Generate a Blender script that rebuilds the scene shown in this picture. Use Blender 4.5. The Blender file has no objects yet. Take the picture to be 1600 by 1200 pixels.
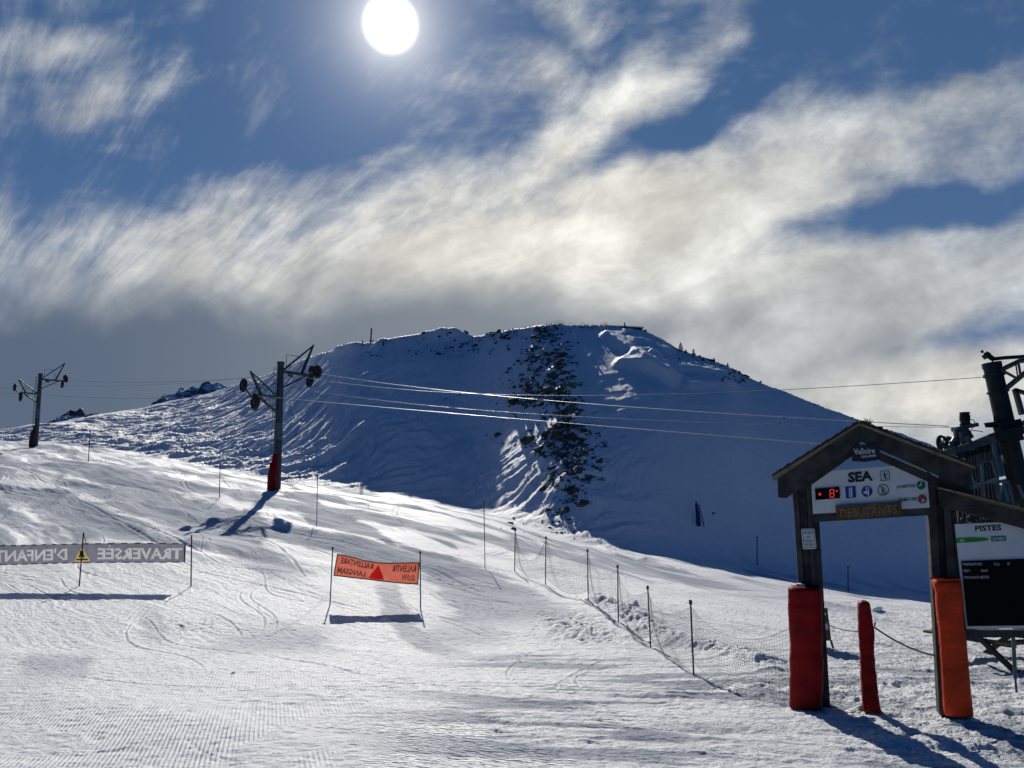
import bpy, bmesh, math, random
import numpy as np
from mathutils import Vector, Matrix
R = math.radians
random.seed(7)
scene = bpy.context.scene
C = scene.collection

# ------------------------------------------------------------------ camera
TH = R(10.0); CT, ST = math.cos(TH), math.sin(TH); FPX = 1200.0
cd = bpy.data.cameras.new('camera'); cam = bpy.data.objects.new('camera', cd); C.objects.link(cam)
cam.rotation_euler = (R(90) + TH, 0, 0)
cd.sensor_width = 36.0; cd.lens = 36.0 * FPX / 1600.0
cd.clip_start = 0.1; cd.clip_end = 6000
scene.camera = cam

def ray(px, py):                       # direction with unit world Y
    a = (px - 800) / FPX; b = (600 - py) / FPX
    y = CT - b * ST; z = ST + b * CT
    return (a / y, 1.0, z / y)
def P(px, py, Y):
    r = ray(px, py); return Vector((r[0] * Y, Y, r[2] * Y))
def proj(v):                           # world -> photograph pixels
    f = v[1] * CT + v[2] * ST; u = -v[1] * ST + v[2] * CT
    return 800 + FPX * v[0] / f, 600 - FPX * u / f

# ------------------------------------------------------------------ light
SUNPX = (610, 38)
sd = Vector(ray(*SUNPX)).normalized()
EL = math.asin(sd.z); AZ = math.atan2(sd.x, sd.y)
ld = bpy.data.lights.new('sun', 'SUN'); ld.energy = 4.0; ld.angle = R(0.5); ld.color = (1.0, 0.955, 0.87)
sun = bpy.data.objects.new('sun', ld); C.objects.link(sun)
sun.rotation_euler = sd.to_track_quat('Z', 'Y').to_euler(); sun.location = sd * 300
sun.location = (0, 0, 60)

vs = scene.view_settings
vs.view_transform = 'Standard'; vs.look = 'None'; vs.exposure = 0.0; vs.gamma = 1.0
scene.cycles.diffuse_bounces = 1
scene.cycles.max_bounces = 6
scene.cycles.caustics_reflective = False; scene.cycles.caustics_refractive = False

# ------------------------------------------------------------------ sky
W = bpy.data.worlds.new('World'); scene.world = W; W.use_nodes = True
nt = W.node_tree; nt.nodes.clear()
class NT:
    def __init__(s, t): s.t = t
    def n(s, typ, **kw):
        nd = s.t.nodes.new(typ)
        for k, v in kw.items(): setattr(nd, k, v)
        return nd
    def put(s, sock, v):
        if v is None: return
        if hasattr(v, 'is_linked') or hasattr(v, 'links'): s.t.links.new(v, sock)
        else: sock.default_value = v
    def m(s, op, a, b=None, c=None, clamp=False):
        nd = s.n('ShaderNodeMath', operation=op); nd.use_clamp = clamp
        s.put(nd.inputs[0], a); s.put(nd.inputs[1], b); s.put(nd.inputs[2], c); return nd.outputs[0]
    def vm(s, op, a, b=None, c=None):
        nd = s.n('ShaderNodeVectorMath', operation=op); s.put(nd.inputs[0], a); s.put(nd.inputs[1], b)
        if op == 'MULTIPLY_ADD': s.put(nd.inputs[2], c)
        if op == 'SCALE' and b is not None:
            nd.inputs[1].default_value = (0, 0, 0); s.put(nd.inputs[3], c)
        return nd.outputs['Value'] if op in ('DOT_PRODUCT', 'LENGTH') else nd.outputs[0]
    def ss(s, v, lo, hi, a=0.0, b=1.0, kind='SMOOTHSTEP'):
        nd = s.n('ShaderNodeMapRange', interpolation_type=kind)
        s.put(nd.inputs[0], v); nd.inputs[1].default_value = lo; nd.inputs[2].default_value = hi
        nd.inputs[3].default_value = a; nd.inputs[4].default_value = b; return nd.outputs[0]
    def mix(s, f, a, b, blend='MIX'):
        nd = s.n('ShaderNodeMix', data_type='RGBA', blend_type=blend)
        s.put(nd.inputs[0], f); s.put(nd.inputs[6], a); s.put(nd.inputs[7], b); return nd.outputs[2]
    def noise(s, vec, scale, detail=4, rough=.5, dist=0.0, out=0, lac=2.0):
        nd = s.n('ShaderNodeTexNoise'); s.put(nd.inputs['Vector'], vec)
        nd.inputs['Scale'].default_value = scale; nd.inputs['Detail'].default_value = detail
        nd.inputs['Roughness'].default_value = rough; nd.inputs['Distortion'].default_value = dist
        nd.inputs['Lacunarity'].default_value = lac
        return nd.outputs[out]
    def mapping(s, vec, loc=(0, 0, 0), rot=(0, 0, 0), sc=(1, 1, 1), typ='POINT'):
        nd = s.n('ShaderNodeMapping', vector_type=typ); s.put(nd.inputs[0], vec)
        nd.inputs[1].default_value = loc; nd.inputs[2].default_value = rot; nd.inputs[3].default_value = sc
        return nd.outputs[0]
N = NT(nt)
def build_sky():
    D = N.n('ShaderNodeTexCoord').outputs['Generated']
    D = N.vm('NORMALIZE', D)
    df = N.vm('DOT_PRODUCT', D, (0, CT, ST)); du = N.vm('DOT_PRODUCT', D, (0, -ST, CT)); dr = N.vm('DOT_PRODUCT', D, (1, 0, 0))
    dfc = N.m('MAXIMUM', df, 0.2)
    # chart of the sky dome around the sun side, in units of about 4.8 degrees
    U = N.m('MULTIPLY_ADD', N.m('DIVIDE', dr, dfc), 12.0, 8.0)
    V = N.m('MULTIPLY_ADD', N.m('DIVIDE', du, dfc), -12.0, 6.0)
    cb = N.n('ShaderNodeCombineXYZ'); N.put(cb.inputs[0], U); N.put(cb.inputs[1], V); q0 = cb.outputs[0]
    def warp(q, scale, amt, det=3):
        nz = N.noise(q, scale, det, .55, out=1)
        nz = N.vm('SUBTRACT', nz, (.5, .5, .5))
        return N.vm('MULTIPLY_ADD', nz, (amt, amt, 0), q)
    q = warp(q0, .28, 1.9)
    q = warp(q, .9, .30, 2)
    def blob(b, qq):
        cx, cy, rx, ry, rot, w = b
        mp = N.mapping(qq, (cx, cy, 0), (0, 0, R(rot)), (rx, ry, 5), 'TEXTURE')
        g = N.n('ShaderNodeTexGradient', gradient_type='SPHERICAL'); N.put(g.inputs[0], mp)
        return N.m('MULTIPLY', g.outputs['Fac'], w)
    def blobs(L, qq):
        s = None
        for b in L:
            v = blob(b, qq); s = v if s is None else N.m('ADD', s, v)
        return s
    cover = blobs(COVER, q)
    # wisps drawn out up to the right
    st = N.mapping(q, (0, 0, 0), (0, 0, R(27)), (.34, 1.25, 1))
    # streaks fan out from low on the left up to the right
    qa = warp(q0, .35, .9, 2); sp = N.n('ShaderNodeSeparateXYZ'); N.put(sp.inputs[0], qa)
    fx, fy = N.m('ADD', sp.outputs[0], 2.5), N.m('SUBTRACT', 9.0, sp.outputs[1])
    th = N.m('ARCTAN2', fy, fx); rd = N.m('SQRT', N.m('ADD', N.m('MULTIPLY', fx, fx), N.m('MULTIPLY', fy, fy)))
    fc = N.n('ShaderNodeCombineXYZ'); N.put(fc.inputs[0], N.m('MULTIPLY', th, 13.0)); N.put(fc.inputs[1], N.m('MULTIPLY', rd, .42)); fan = fc.outputs[0]
    w1 = N.noise(fan, .55, 7, .56, .0)
    st2 = N.mapping(q0, (3, 1, 0), (0, 0, R(30)), (.35, 1.5, 1))
    w2 = N.noise(warp(st2, .6, .45, 2), 1.7, 7, .60, .0)
    soft = N.noise(q, .33, 5, .5)
    wn = N.m('ADD', N.m('MULTIPLY', N.m('SUBTRACT', w1, .5), 1.7), N.m('MULTIPLY', N.m('SUBTRACT', w2, .5), 1.0))
    wn = N.m('ADD', wn, N.m('MULTIPLY', N.m('SUBTRACT', soft, .5), .8))
    dens = N.m('ADD', cover, wn)
    fil = N.noise(fan, 1.5, 9, .66, .0)
    fil2 = N.noise(warp(q0, .5, 1.0, 1), 1.2, 10, .60, .0)
    dens = N.m('ADD', dens, N.m('ADD', N.m('MULTIPLY', N.m('SUBTRACT', fil, .5), 1.9), N.m('MULTIPLY', N.m('SUBTRACT', fil2, .5), .9)))
    alpha = N.ss(dens, -.55, 1.6)
    fine = N.m('MULTIPLY', N.ss(w2, .42, .75), N.ss(dens, -.45, .3))
    alpha = N.m('MAXIMUM', alpha, N.m('MULTIPLY', N.m('ADD', fine, N.m('MULTIPLY', N.ss(fil, .5, .8), .5)), .26))
    # thick low cloud is grey, thin sun-lit cloud is cream white
    thick = N.m('ADD', blobs(THICK, q), N.m('MULTIPLY', N.m('SUBTRACT', N.noise(q, .42, 5, .5, .1), .5), 1.9))
    thick = N.ss(thick, -.1, 1.5)
    glow = blobs(GLOW, q0)
    bright = N.mix(N.m('MULTIPLY', glow, 1.0, clamp=True), (.60, .63, .65, 1), (.98, .96, .88, 1))
    shade = N.ss(N.noise(fan, .8, 6, .55, .1), .3, .7, .74, 1.06)
    bright = N.mix(1.0, bright, shade, 'MULTIPLY')
    bright = N.mix(1.0, bright, N.ss(N.noise(q, .9, 6, .58), .32, .68, .80, 1.06), 'MULTIPLY')
    bright = N.mix(1.0, bright, N.ss(fil, .3, .7, .84, 1.14), 'MULTIPLY')
    grey = N.mix(N.ss(U, 0.0, 9.0), (.105, .145, .215, 1), (.24, .27, .31, 1))
    cloud = N.mix(thick, bright, grey)
    # clear air: physical sky, dimmed and filtered to the depth the photograph shows
    sk = N.n('ShaderNodeTexSky', sky_type='NISHITA'); sk.sun_disc = False
    sk.sun_elevation = EL; sk.sun_rotation = AZ; sk.altitude = 2400; sk.air_density = 1.0; sk.dust_density = .35; sk.ozone_density = 2.0
    air = N.mix(1.0, sk.outputs[0], (.0, .42, 1.0, 1), 'MULTIPLY')
    lp = N.ss(df, .40, .76)
    clearf = N.mix(N.ss(V, 0.0, 6.0), (.060, .120, .225, 1), (.100, .165, .265, 1))
    skyc = N.mix(lp, N.vm('SCALE', air, (0, 0, 0), BACK), N.mix(.85, N.vm('SCALE', air, (0, 0, 0), .1), clearf))
    col = N.mix(N.m('MULTIPLY', alpha, lp), skyc, cloud)
    # aureole and disc
    ds = N.vm('DOT_PRODUCT', D, tuple(sd))
    ang = N.m('MULTIPLY', N.m('ARCCOSINE', N.m('MINIMUM', ds, 1.0)), 57.29578)
    h1 = N.m('MULTIPLY', N.m('EXPONENT', N.m('MULTIPLY', N.m('MAXIMUM', N.m('SUBTRACT', ang, 1.5), 0.0), -.62)), .52)
    h2 = N.m('MULTIPLY', N.m('EXPONENT', N.m('MULTIPLY', ang, -.24)), .34)
    hc = N.vm('ADD', N.vm('SCALE', (1.0, .94, .76), (0, 0, 0), h1), N.vm('SCALE', (.88, .86, .92), (0, 0, 0), h2))
    disc = N.ss(ang, 2.1, 1.2, 0.0, 1.2)
    hc = N.vm('ADD', hc, N.vm('SCALE', (1, 1, 1), (0, 0, 0), disc))
    tot = N.vm('ADD', col, hc)
    below = N.ss(N.vm('DOT_PRODUCT', D, (0, 0, 1)), -.06, .0)
    tot = N.mix(below, (.012, .02, .035, 1), tot)
    bg = N.n('ShaderNodeBackground'); N.put(bg.inputs[0], tot); bg.inputs[1].default_value = 1.0
    out = N.n('ShaderNodeOutputWorld'); nt.links.new(bg.outputs[0], out.inputs[0])
BACK = .045
# (cx, cy, rx, ry, rot, weight)
COVER = [(3.0, 7.5, 16, 5.4, -4, 2.6), (9.5, 5.0, 9.0, 2.9, -6, 1.9), (12.4, 2.6, 4.6, 1.0, -19, 1.25), (9.9, 1.7, 2.8, .8, -35, 1.1), (11.2, .6, 1.2, .5, -50, .6),
         (1.9, 1.6, 1.5, 1.2, -20, .85), (.7, .7, 2.6, .42, -16, .95), (13.2, 4.5, 5.0, 1.0, -12, .9), (15.5, 6.2, 4, 1.0, -5, .8), (14.9, 1.4, 1.6, .3, -35, .5),
         (8.9, .6, 1.0, .4, 45, .8), (8.3, 1.2, 1.2, .5, 35, .75),
         (10.2, 2.3, 2.6, .36, -22, -1.7), (14.6, 3.1, 3.4, .5, -12, -1.7), (15.3, 5.3, 2.6, .45, -8, -1.0), (4.5, .8, 4.2, 1.9, 5, -1.1), (13.8, .5, 4.8, 1.3, -10, -1.2), (4.2, 2.0, 2.6, .8, 0, -1.0), (.2, 2.3, 1.6, .5, 0, -.6), (1.6, 2.75, 3.2, .7, -6, -1.0)]
THICK = [(2.0, 6.8, 11, 3.4, 0, 2.6), (8.0, 5.2, 4.2, 1.2, -4, .9), (11.5, 5.0, 4.0, .8, -8, .7), (14.0, 5.4, 3, .7, -6, .9), (10.5, 6.6, 3, .9, 0, -.5)]
GLOW = [(7.0, 3.0, 8.0, 3.6, 0, 1.5), (15, 6.2, 4, 1.6, 0, 1.0)]
build_sky()

# ------------------------------------------------------------------ materials
def mat(name, base, rough=.7, metal=0.0, noise=None, bump=None, spec=.4):
    """noise=(scale, amount) mottles the colour; bump=(scale, strength, stretch)"""
    m = bpy.data.materials.new(name); m.use_nodes = True; t = NT(m.node_tree)
    b = m.node_tree.nodes['Principled BSDF']
    b.inputs['Base Color'].default_value = (*base, 1); b.inputs['Roughness'].default_value = rough
    b.inputs['Metallic'].default_value = metal; b.inputs['Specular IOR Level'].default_value = spec
    co = t.n('ShaderNodeTexCoord').outputs['Object']
    if noise:
        f = t.ss(t.noise(co, noise[0], 5, .6), .3, .7)
        c = t.mix(f, tuple(v * (1 - noise[1]) for v in base) + (1,), tuple(min(1, v * (1 + noise[1])) for v in base) + (1,))
        t.put(b.inputs['Base Color'], c)
        t.put(b.inputs['Roughness'], t.ss(t.noise(co, noise[0] * 2, 3), .3, .7, max(.1, rough - .12), min(1, rough + .12)))
    if bump:
        v = t.mapping(co, sc=bump[2] if len(bump) > 2 else (1, 1, 1))
        bn = t.n('ShaderNodeBump'); bn.inputs['Strength'].default_value = bump[1]; bn.inputs['Distance'].default_value = .02
        t.put(bn.inputs['Height'], t.noise(v, bump[0], 5, .65)); t.put(b.inputs['Normal'], bn.outputs[0])
    return m

def snow_material():
    m = bpy.data.materials.new('snow'); m.use_nodes = True; t = NT(m.node_tree)
    b = m.node_tree.nodes['Principled BSDF']
    co = t.n('ShaderNodeNewGeometry').outputs['Position']
    at = t.n('ShaderNodeAttribute', attribute_name='groomed').outputs['Fac']
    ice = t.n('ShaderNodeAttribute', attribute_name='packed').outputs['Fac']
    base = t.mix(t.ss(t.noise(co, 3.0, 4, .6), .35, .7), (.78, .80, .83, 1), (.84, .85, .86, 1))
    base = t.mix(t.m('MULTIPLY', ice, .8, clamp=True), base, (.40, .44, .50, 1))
    rk = t.n('ShaderNodeAttribute', attribute_name='rockiness').outputs['Fac']
    rn = t.m('ADD', t.noise(co, 1.1, 7, .68), t.m('MULTIPLY', rk, .17)); rmask = t.m('MULTIPLY', t.ss(rn, .635, .69), t.ss(rk, .10, .5))
    base = t.mix(rmask, base, t.mix(t.noise(co, 3, 4), (.045, .048, .042, 1), (.12, .115, .095, 1)))
    t.put(b.inputs['Base Color'], base)
    b.inputs['Roughness'].default_value = .62; b.inputs['Specular IOR Level'].default_value = .42
    t.put(b.inputs['Roughness'], t.ss(ice, 0, 1, .58, .85)); t.put(b.inputs['Specular IOR Level'], t.ss(ice, 0, 1, .40, .09, kind='LINEAR'))
    # corduroy left by the groomer: fine ribs running up the piste
    wv = t.n('ShaderNodeTexWave', wave_type='BANDS', bands_direction='X', wave_profile='SIN')
    cc = t.mapping(co, rot=(0, 0, R(-17)))
    wz = t.vm('MULTIPLY_ADD', t.vm('SUBTRACT', t.noise(co, .6, 2, out=1), (.5, .5, .5)), (.05, .05, 0), cc)
    t.put(wv.inputs['Vector'], wz); wv.inputs['Scale'].default_value = 6.6; wv.inputs['Distortion'].default_value = .5
    wv.inputs['Detail'].default_value = 2; wv.inputs['Detail Scale'].default_value = 3
    wv2 = t.n('ShaderNodeTexWave', wave_type='BANDS', bands_direction='X', wave_profile='SIN')
    t.put(wv2.inputs['Vector'], t.mapping(wz, rot=(0, 0, R(-62)))); wv2.inputs['Scale'].default_value = 7.0
    wv2.inputs['Distortion'].default_value = 1.0; wv2.inputs['Detail Scale'].default_value = 3
    g2 = t.n('ShaderNodeAttribute', attribute_name='groomed_across').outputs['Fac']
    # fine grain and crumbs
    g = t.m('MULTIPLY', t.noise(co, 9.0, 6, .76), .065)
    g = t.m('MULTIPLY', g, t.ss(at, 0, 1, 1, .4))
    g = t.m('ADD', g, t.m('MULTIPLY', t.noise(t.mapping(co, rot=(0, 0, R(12)), sc=(.35, 1.4, 1)), 5.0, 5, .74), .06))
    rg = t.n('ShaderNodeAttribute', attribute_name='rough').outputs['Fac']
    cr = t.m('MULTIPLY', t.ss(t.noise(co, 16, 3, .6), .52, .75), .05)
    h = t.m('ADD', g, t.m('MULTIPLY', cr, t.m('ADD', rg, .12)))
    h = t.m('ADD', h, t.m('MULTIPLY', t.m('MULTIPLY', wv.outputs['Fac'], at), .02))
    h = t.m('ADD', h, t.m('MULTIPLY', t.m('MULTIPLY', wv2.outputs['Fac'], g2), .018))
    bn = t.n('ShaderNodeBump'); bn.inputs['Strength'].default_value = .85; bn.inputs['Distance'].default_value = 1.0
    t.put(bn.inputs['Height'], h); t.put(b.inputs['Normal'], bn.outputs[0])
    return m

# ------------------------------------------------------------------ noise in numpy
class Perlin:
    def __init__(s, seed):
        r = np.random.RandomState(seed); s.p = r.permutation(256); s.p = np.concatenate([s.p, s.p])
        an = r.rand(256) * 2 * np.pi; s.g = np.stack([np.cos(an), np.sin(an)], 1)
    def __call__(s, x, y):
        xi = np.floor(x).astype(int); yi = np.floor(y).astype(int); xf = x - xi; yf = y - yi; xi &= 255; yi &= 255
        u = xf ** 3 * (xf * (xf * 6 - 15) + 10); v = yf ** 3 * (yf * (yf * 6 - 15) + 10)
        def gr(i, j, fx, fy):
            h = s.p[s.p[(xi + i) & 255] + ((yi + j) & 255)]; g = s.g[h]; return g[..., 0] * fx + g[..., 1] * fy
        a = gr(0, 0, xf, yf); b = gr(1, 0, xf - 1, yf); c = gr(0, 1, xf, yf - 1); d = gr(1, 1, xf - 1, yf - 1)
        return (a + u * (b - a) + v * ((c + u * (d - c)) - (a + u * (b - a)))) * 1.5
PN = [Perlin(k) for k in range(12)]
def fbm(k, x, y, oct=4, gain=.5):
    s = 0; a = 1
    for i in range(oct):
        s = s + a * PN[(k + i) % 12](x, y); x = x * 2.03 + 7.1; y = y * 2.03 + 3.7; a *= gain
    return s
def sstep(x, a, b):
    t = np.clip((x - a) / (b - a), 0, 1); return t * t * (3 - 2 * t)

# ------------------------------------------------------------------ terrain: rows of (photo x, photo y, distance)
ROWS = [
    [(0, 1200, 7.9), (400, 1200, 7.7), (800, 1200, 7.7), (1200, 1200, 7.9), (1600, 1200, 8.2)],
    [(0, 1110, 10.2), (400, 1110, 10.1), (800, 1110, 10.2), (1290, 1106, 10.2), (1500, 1118, 9.7), (1600, 1120, 9.6)],
    [(0, 1050, 13.0), (500, 1050, 13.5), (1000, 1053, 13.6), (1300, 1050, 13.6), (1600, 1050, 13.6)],
    [(0, 1000, 16.9), (300, 1000, 17.3), (515, 1000, 17.8), (657, 1000, 17.8), (966, 1000, 17.0), (1300, 1000, 17.2), (1600, 1000, 17.2)],
    [(0, 921, 23.5), (299, 917, 24), (515, 945, 22), (657, 952, 22), (800, 945, 22.3), (919, 938, 22.2), (1100, 960, 21.5), (1300, 975, 21.5), (1600, 985, 22)],
    [(0, 848, 32.5), (345, 845, 31.7), (600, 860, 30), (800, 875, 31), (919, 885, 32), (1100, 915, 34), (1300, 940, 36), (1600, 965, 37)],
    [(0, 740, 56), (60, 735, 57), (200, 745, 52), (430, 765, 47), (600, 790, 43), (760, 815, 40), (870, 852, 39), (1005, 874, 40), (1160, 897, 43), (1300, 919, 45), (1450, 939, 46), (1600, 952, 47)],
    [(0, 690, 84), (50, 694, 84), (100, 690, 86), (200, 707, 78), (300, 725, 70), (400, 747, 64), (430, 752, 62), (490, 762, 61), (560, 772, 60), (650, 780, 57), (740, 795, 54.8), (870, 843, 46.5), (1005, 868, 46.5), (1160, 885, 50.5), (1300, 905, 53), (1450, 930, 55.6), (1600, 945, 58)],
    [(0, 672, 108), (60, 662, 108), (100, 658, 112), (160, 646, 125), (210, 640, 135), (247, 631, 140), (285, 623, 142), (335, 613, 136), (360, 602, 132), (397, 591, 124), (425, 582, 116), (460, 566, 104), (490, 554, 96), (540, 541, 86), (580, 534, 84), (650, 522, 82), (700, 522, 81), (740, 526, 80), (800, 514, 77), (870, 506, 75), (940, 509, 75), (1005, 514, 74), (1060, 546, 73), (1100, 560, 72.5), (1140, 571, 72), (1165, 590, 72), (1200, 601, 72), (1300, 641, 72), (1450, 692, 72), (1520, 728, 72), (1600, 800, 74), (1900, 860, 78)],
]
# distance rows in the order the left side needs them too (row 6 at px 0-60 is pulled in so that rows never cross)
NA = 900; AG = np.linspace(-1.3, 1.3, NA)
def row_table(row):
    pts = [P(*r) for r in row]
    a = np.array([p.x / p.y for p in pts]); Y = np.array([p.y for p in pts]); z = np.array([p.z for p in pts])
    o = np.argsort(a); return np.interp(AG, a[o], Y[o]), np.interp(AG, a[o], z[o])
def gsm(v, s, axis=0):
    k = int(s * 3) + 1; w = np.exp(-.5 * (np.arange(-k, k + 1) / s) ** 2); w /= w.sum()
    pad = [(0, 0)] * v.ndim; pad[axis] = (k, k); vp = np.pad(v, pad, mode='edge')
    return np.apply_along_axis(lambda q: np.convolve(q, w, 'valid'), axis, vp)
TY, TZ = [], []
for i, row in enumerate(ROWS):
    y, z = row_table(row); s = 4 if i == 8 else 14
    TY.append(gsm(y, s)); TZ.append(gsm(z / y, s) * TY[-1])
Yc, Zc = TY[-1], TZ[-1]; Yf = TY[7]
TY.insert(0, np.full(NA, 3.0)); TZ.insert(0, np.full(NA, -2.27))
TY.append(Yc + 14); TZ.append(Zc - 1.2); TY.append(Yc + 60); TZ.append(Zc - 14); TY.append(np.full(NA, 400.)); TZ.append(np.full(NA, -60.))
TY = np.array(TY); TZ = np.array(TZ)
NL = 2400; LG = np.linspace(math.log(3.0), math.log(400), NL); YG = np.exp(LG)
TAB = np.empty((NA, NL))
for i in range(NA):
    TAB[i] = np.interp(YG, np.maximum.accumulate(TY[:, i] + np.arange(len(TY)) * 1e-3), TZ[:, i])
tt_ = np.clip((YG[None, :] - Yf[:, None]) / (Yc - Yf)[:, None], 0, 1)
TAB += (2.6 * np.exp(-((AG - .26) / .12) ** 2))[:, None] * np.interp(tt_, [0, .5, 1], [0, 1, 0])
TAB -= (1.5 * np.exp(-((AG + .05) / .10) ** 2))[:, None] * np.interp(tt_, [0, .5, 1], [0, 1, 0])
SM = gsm(TAB, 16, 1)
wc = np.exp(-((YG[None, :] - Yc[:, None]) / 3.0) ** 2)
TAB = SM * (1 - wc) + TAB * wc
def smooth_z(X, Y):
    Yq = np.clip(Y, 3.0, 399); a = np.clip(X / np.maximum(Y, 3.0), -1.299, 1.299)
    fa = (a - AG[0]) / (AG[1] - AG[0]); fl = (np.log(Yq) - LG[0]) / (LG[1] - LG[0])
    ia = np.clip(fa.astype(int), 0, NA - 2); il = np.clip(fl.astype(int), 0, NL - 2); ta = fa - ia; tl = np.clip(fl - il, 0, 1)
    return (TAB[ia, il] * (1 - ta) + TAB[ia + 1, il] * ta) * (1 - tl) + (TAB[ia, il + 1] * (1 - ta) + TAB[ia + 1, il + 1] * ta) * tl
def hit(px, py, near=6.0, far=160.0, fn=None):      # where a sight line meets the smooth ground
    r = ray(px, py); Y = np.exp(np.linspace(math.log(near), math.log(far), 3000))
    d = (fn or smooth_z)(r[0] * Y, Y) - r[2] * Y; k = np.argmax(d > 0)
    if d[k] <= 0: k = np.argmax(d)
    return r[0] * Y[k], Y[k]
def polydist(X, Y, pts):
    """distance to a polyline on the ground, signed side, and position along it"""
    px_ = [p[0] for p in pts]; py_ = [p[1] for p in pts]
    near = (X > min(px_) - 7) & (X < max(px_) + 7) & (Y > min(py_) - 7) & (Y < max(py_) + 7)
    if X.size > 5000 and near.sum() < X.size:
        o = [np.full(X.shape, 1e3), np.zeros(X.shape), np.zeros(X.shape)]; r_ = polydist(X[near], Y[near], pts) if near.any() else None
        if r_ is None: return o[0], o[1], o[2], 1.0
        for q in range(3): o[q][near] = r_[q]
        return o[0], o[1], o[2], r_[3]
    best = np.full(X.shape, 1e9); side = np.zeros(X.shape); tt = np.zeros(X.shape); acc = 0
    for (x0, y0), (x1, y1) in zip(pts[:-1], pts[1:]):
        dx, dy = x1 - x0, y1 - y0; L2 = dx * dx + dy * dy; t = np.clip(((X - x0) * dx + (Y - y0) * dy) / L2, 0, 1)
        ex, ey = X - x0 - t * dx, Y - y0 - t * dy; d = np.hypot(ex, ey); m = d < best
        best = np.where(m, d, best); side = np.where(m, np.sign(ey), side); tt = np.where(m, acc + t * math.sqrt(L2), tt); acc += math.sqrt(L2)
    return best, side, tt, acc
def track(pxs, sub=0):
    p = [hit(x, y) for x, y in pxs]
    if not sub or len(p) < 3: return p
    o = []; e = [p[0]] + p + [p[-1]]
    for i in range(1, len(e) - 2):
        for k in range(sub):
            t = k / sub
            o.append(tuple(.5 * (2 * e[i][j] + (e[i + 1][j] - e[i - 1][j]) * t + (2 * e[i - 1][j] - 5 * e[i][j] + 4 * e[i + 1][j] - e[i + 2][j]) * t * t
                     + (3 * e[i][j] - e[i - 1][j] - 3 * e[i + 1][j] + e[i + 2][j]) * t ** 3) for j in (0, 1)))
    return o + [p[-1]]
CREST_A = AG
def crest_at(a): return np.interp(a, AG, Yc)
def foot_at(a): return np.interp(a, AG, Yf)
RIB = track([(872, 515), (868, 560), (880, 640), (905, 690), (895, 735), (885, 765)])
BENCH = [track(p) for p in ([(940, 520), (990, 556), (1020, 580), (1062, 604)], [(955, 567), (1000, 574), (1035, 592), (1062, 606)],
                            [(1062, 606), (1105, 602), (1152, 600)], [(1152, 598), (1110, 586), (1015, 566)], [(1028, 550), (1050, 548), (1060, 552)])]
BENCH_L = [track(p) for p in ([(676, 531), (700, 527), (722, 523)], [(520, 549), (545, 545), (560, 543)], [(578, 542), (600, 539)], [(655, 519), (690, 521), (738, 524)])]
BANKS = [(track([(330, 716), (420, 738), (520, 768), (640, 785), (760, 797), (860, 830)]), .10, .35),
         (track([(860, 812), (905, 828), (940, 852), (1010, 880), (1080, 892)]), .12, .5),
         (track([(905, 938), (960, 962), (1010, 990), (1070, 1010), (1140, 1030), (1232, 1060)]), .20, .30),
         (track([(1130, 1060), (1180, 1078), (1235, 1088)]), .10, .3)]
LANE = track([(60, 700), (200, 742), (420, 800), (640, 855), (860, 930), (1010, 985)])
TRACKS = [track(p, 5) for p in (
    [(0, 765), (120, 752), (260, 775), (420, 850), (480, 905)], [(0, 800), (160, 795), (300, 830), (330, 850)], [(30, 735), (160, 800), (260, 850)],
    [(0, 905), (120, 960), (260, 975), (420, 990), (515, 925)], [(60, 790), (190, 775), (230, 770)], [(840, 1015), (800, 1040), (795, 1055), (830, 1080)],
    [(960, 1030), (900, 1050), (870, 1070), (880, 1090)], [(1010, 1035), (930, 1048), (900, 1058), (915, 1080)], [(280, 1150), (330, 1180), (420, 1195)],
    [(0, 1175), (180, 1168), (340, 1140)], [(640, 1130), (820, 1150), (1010, 1175), (1250, 1190)], [(0, 725), (200, 755), (420, 815), (640, 880), (760, 930)],
    [(450, 1135), (620, 1150), (700, 1165)], [(700, 1035), (900, 1015), (1010, 1020)], [(500, 1040), (800, 1085), (1100, 1120)])]

# scraped, hard-packed snow between brighter loose snow: (line in photo pixels, half width in metres, strength)
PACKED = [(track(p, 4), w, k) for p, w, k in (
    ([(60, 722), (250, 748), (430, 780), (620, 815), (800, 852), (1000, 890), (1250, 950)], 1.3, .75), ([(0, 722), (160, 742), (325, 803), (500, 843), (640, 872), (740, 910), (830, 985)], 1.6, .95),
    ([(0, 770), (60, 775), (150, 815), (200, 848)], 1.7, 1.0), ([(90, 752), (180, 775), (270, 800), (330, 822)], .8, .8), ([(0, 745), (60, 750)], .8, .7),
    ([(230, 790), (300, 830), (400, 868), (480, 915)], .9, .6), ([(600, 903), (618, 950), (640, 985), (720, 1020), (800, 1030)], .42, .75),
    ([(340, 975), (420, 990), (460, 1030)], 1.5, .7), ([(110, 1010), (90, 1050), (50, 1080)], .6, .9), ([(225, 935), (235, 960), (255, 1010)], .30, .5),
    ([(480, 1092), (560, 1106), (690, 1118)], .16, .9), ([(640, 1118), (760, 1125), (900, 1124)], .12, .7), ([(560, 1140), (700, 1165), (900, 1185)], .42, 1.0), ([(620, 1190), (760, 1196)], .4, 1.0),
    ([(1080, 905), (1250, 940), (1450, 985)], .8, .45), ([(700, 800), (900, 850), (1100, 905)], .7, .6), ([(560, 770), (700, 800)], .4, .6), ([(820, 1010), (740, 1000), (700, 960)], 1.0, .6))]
_r = random.Random(11); SKI = []
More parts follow.
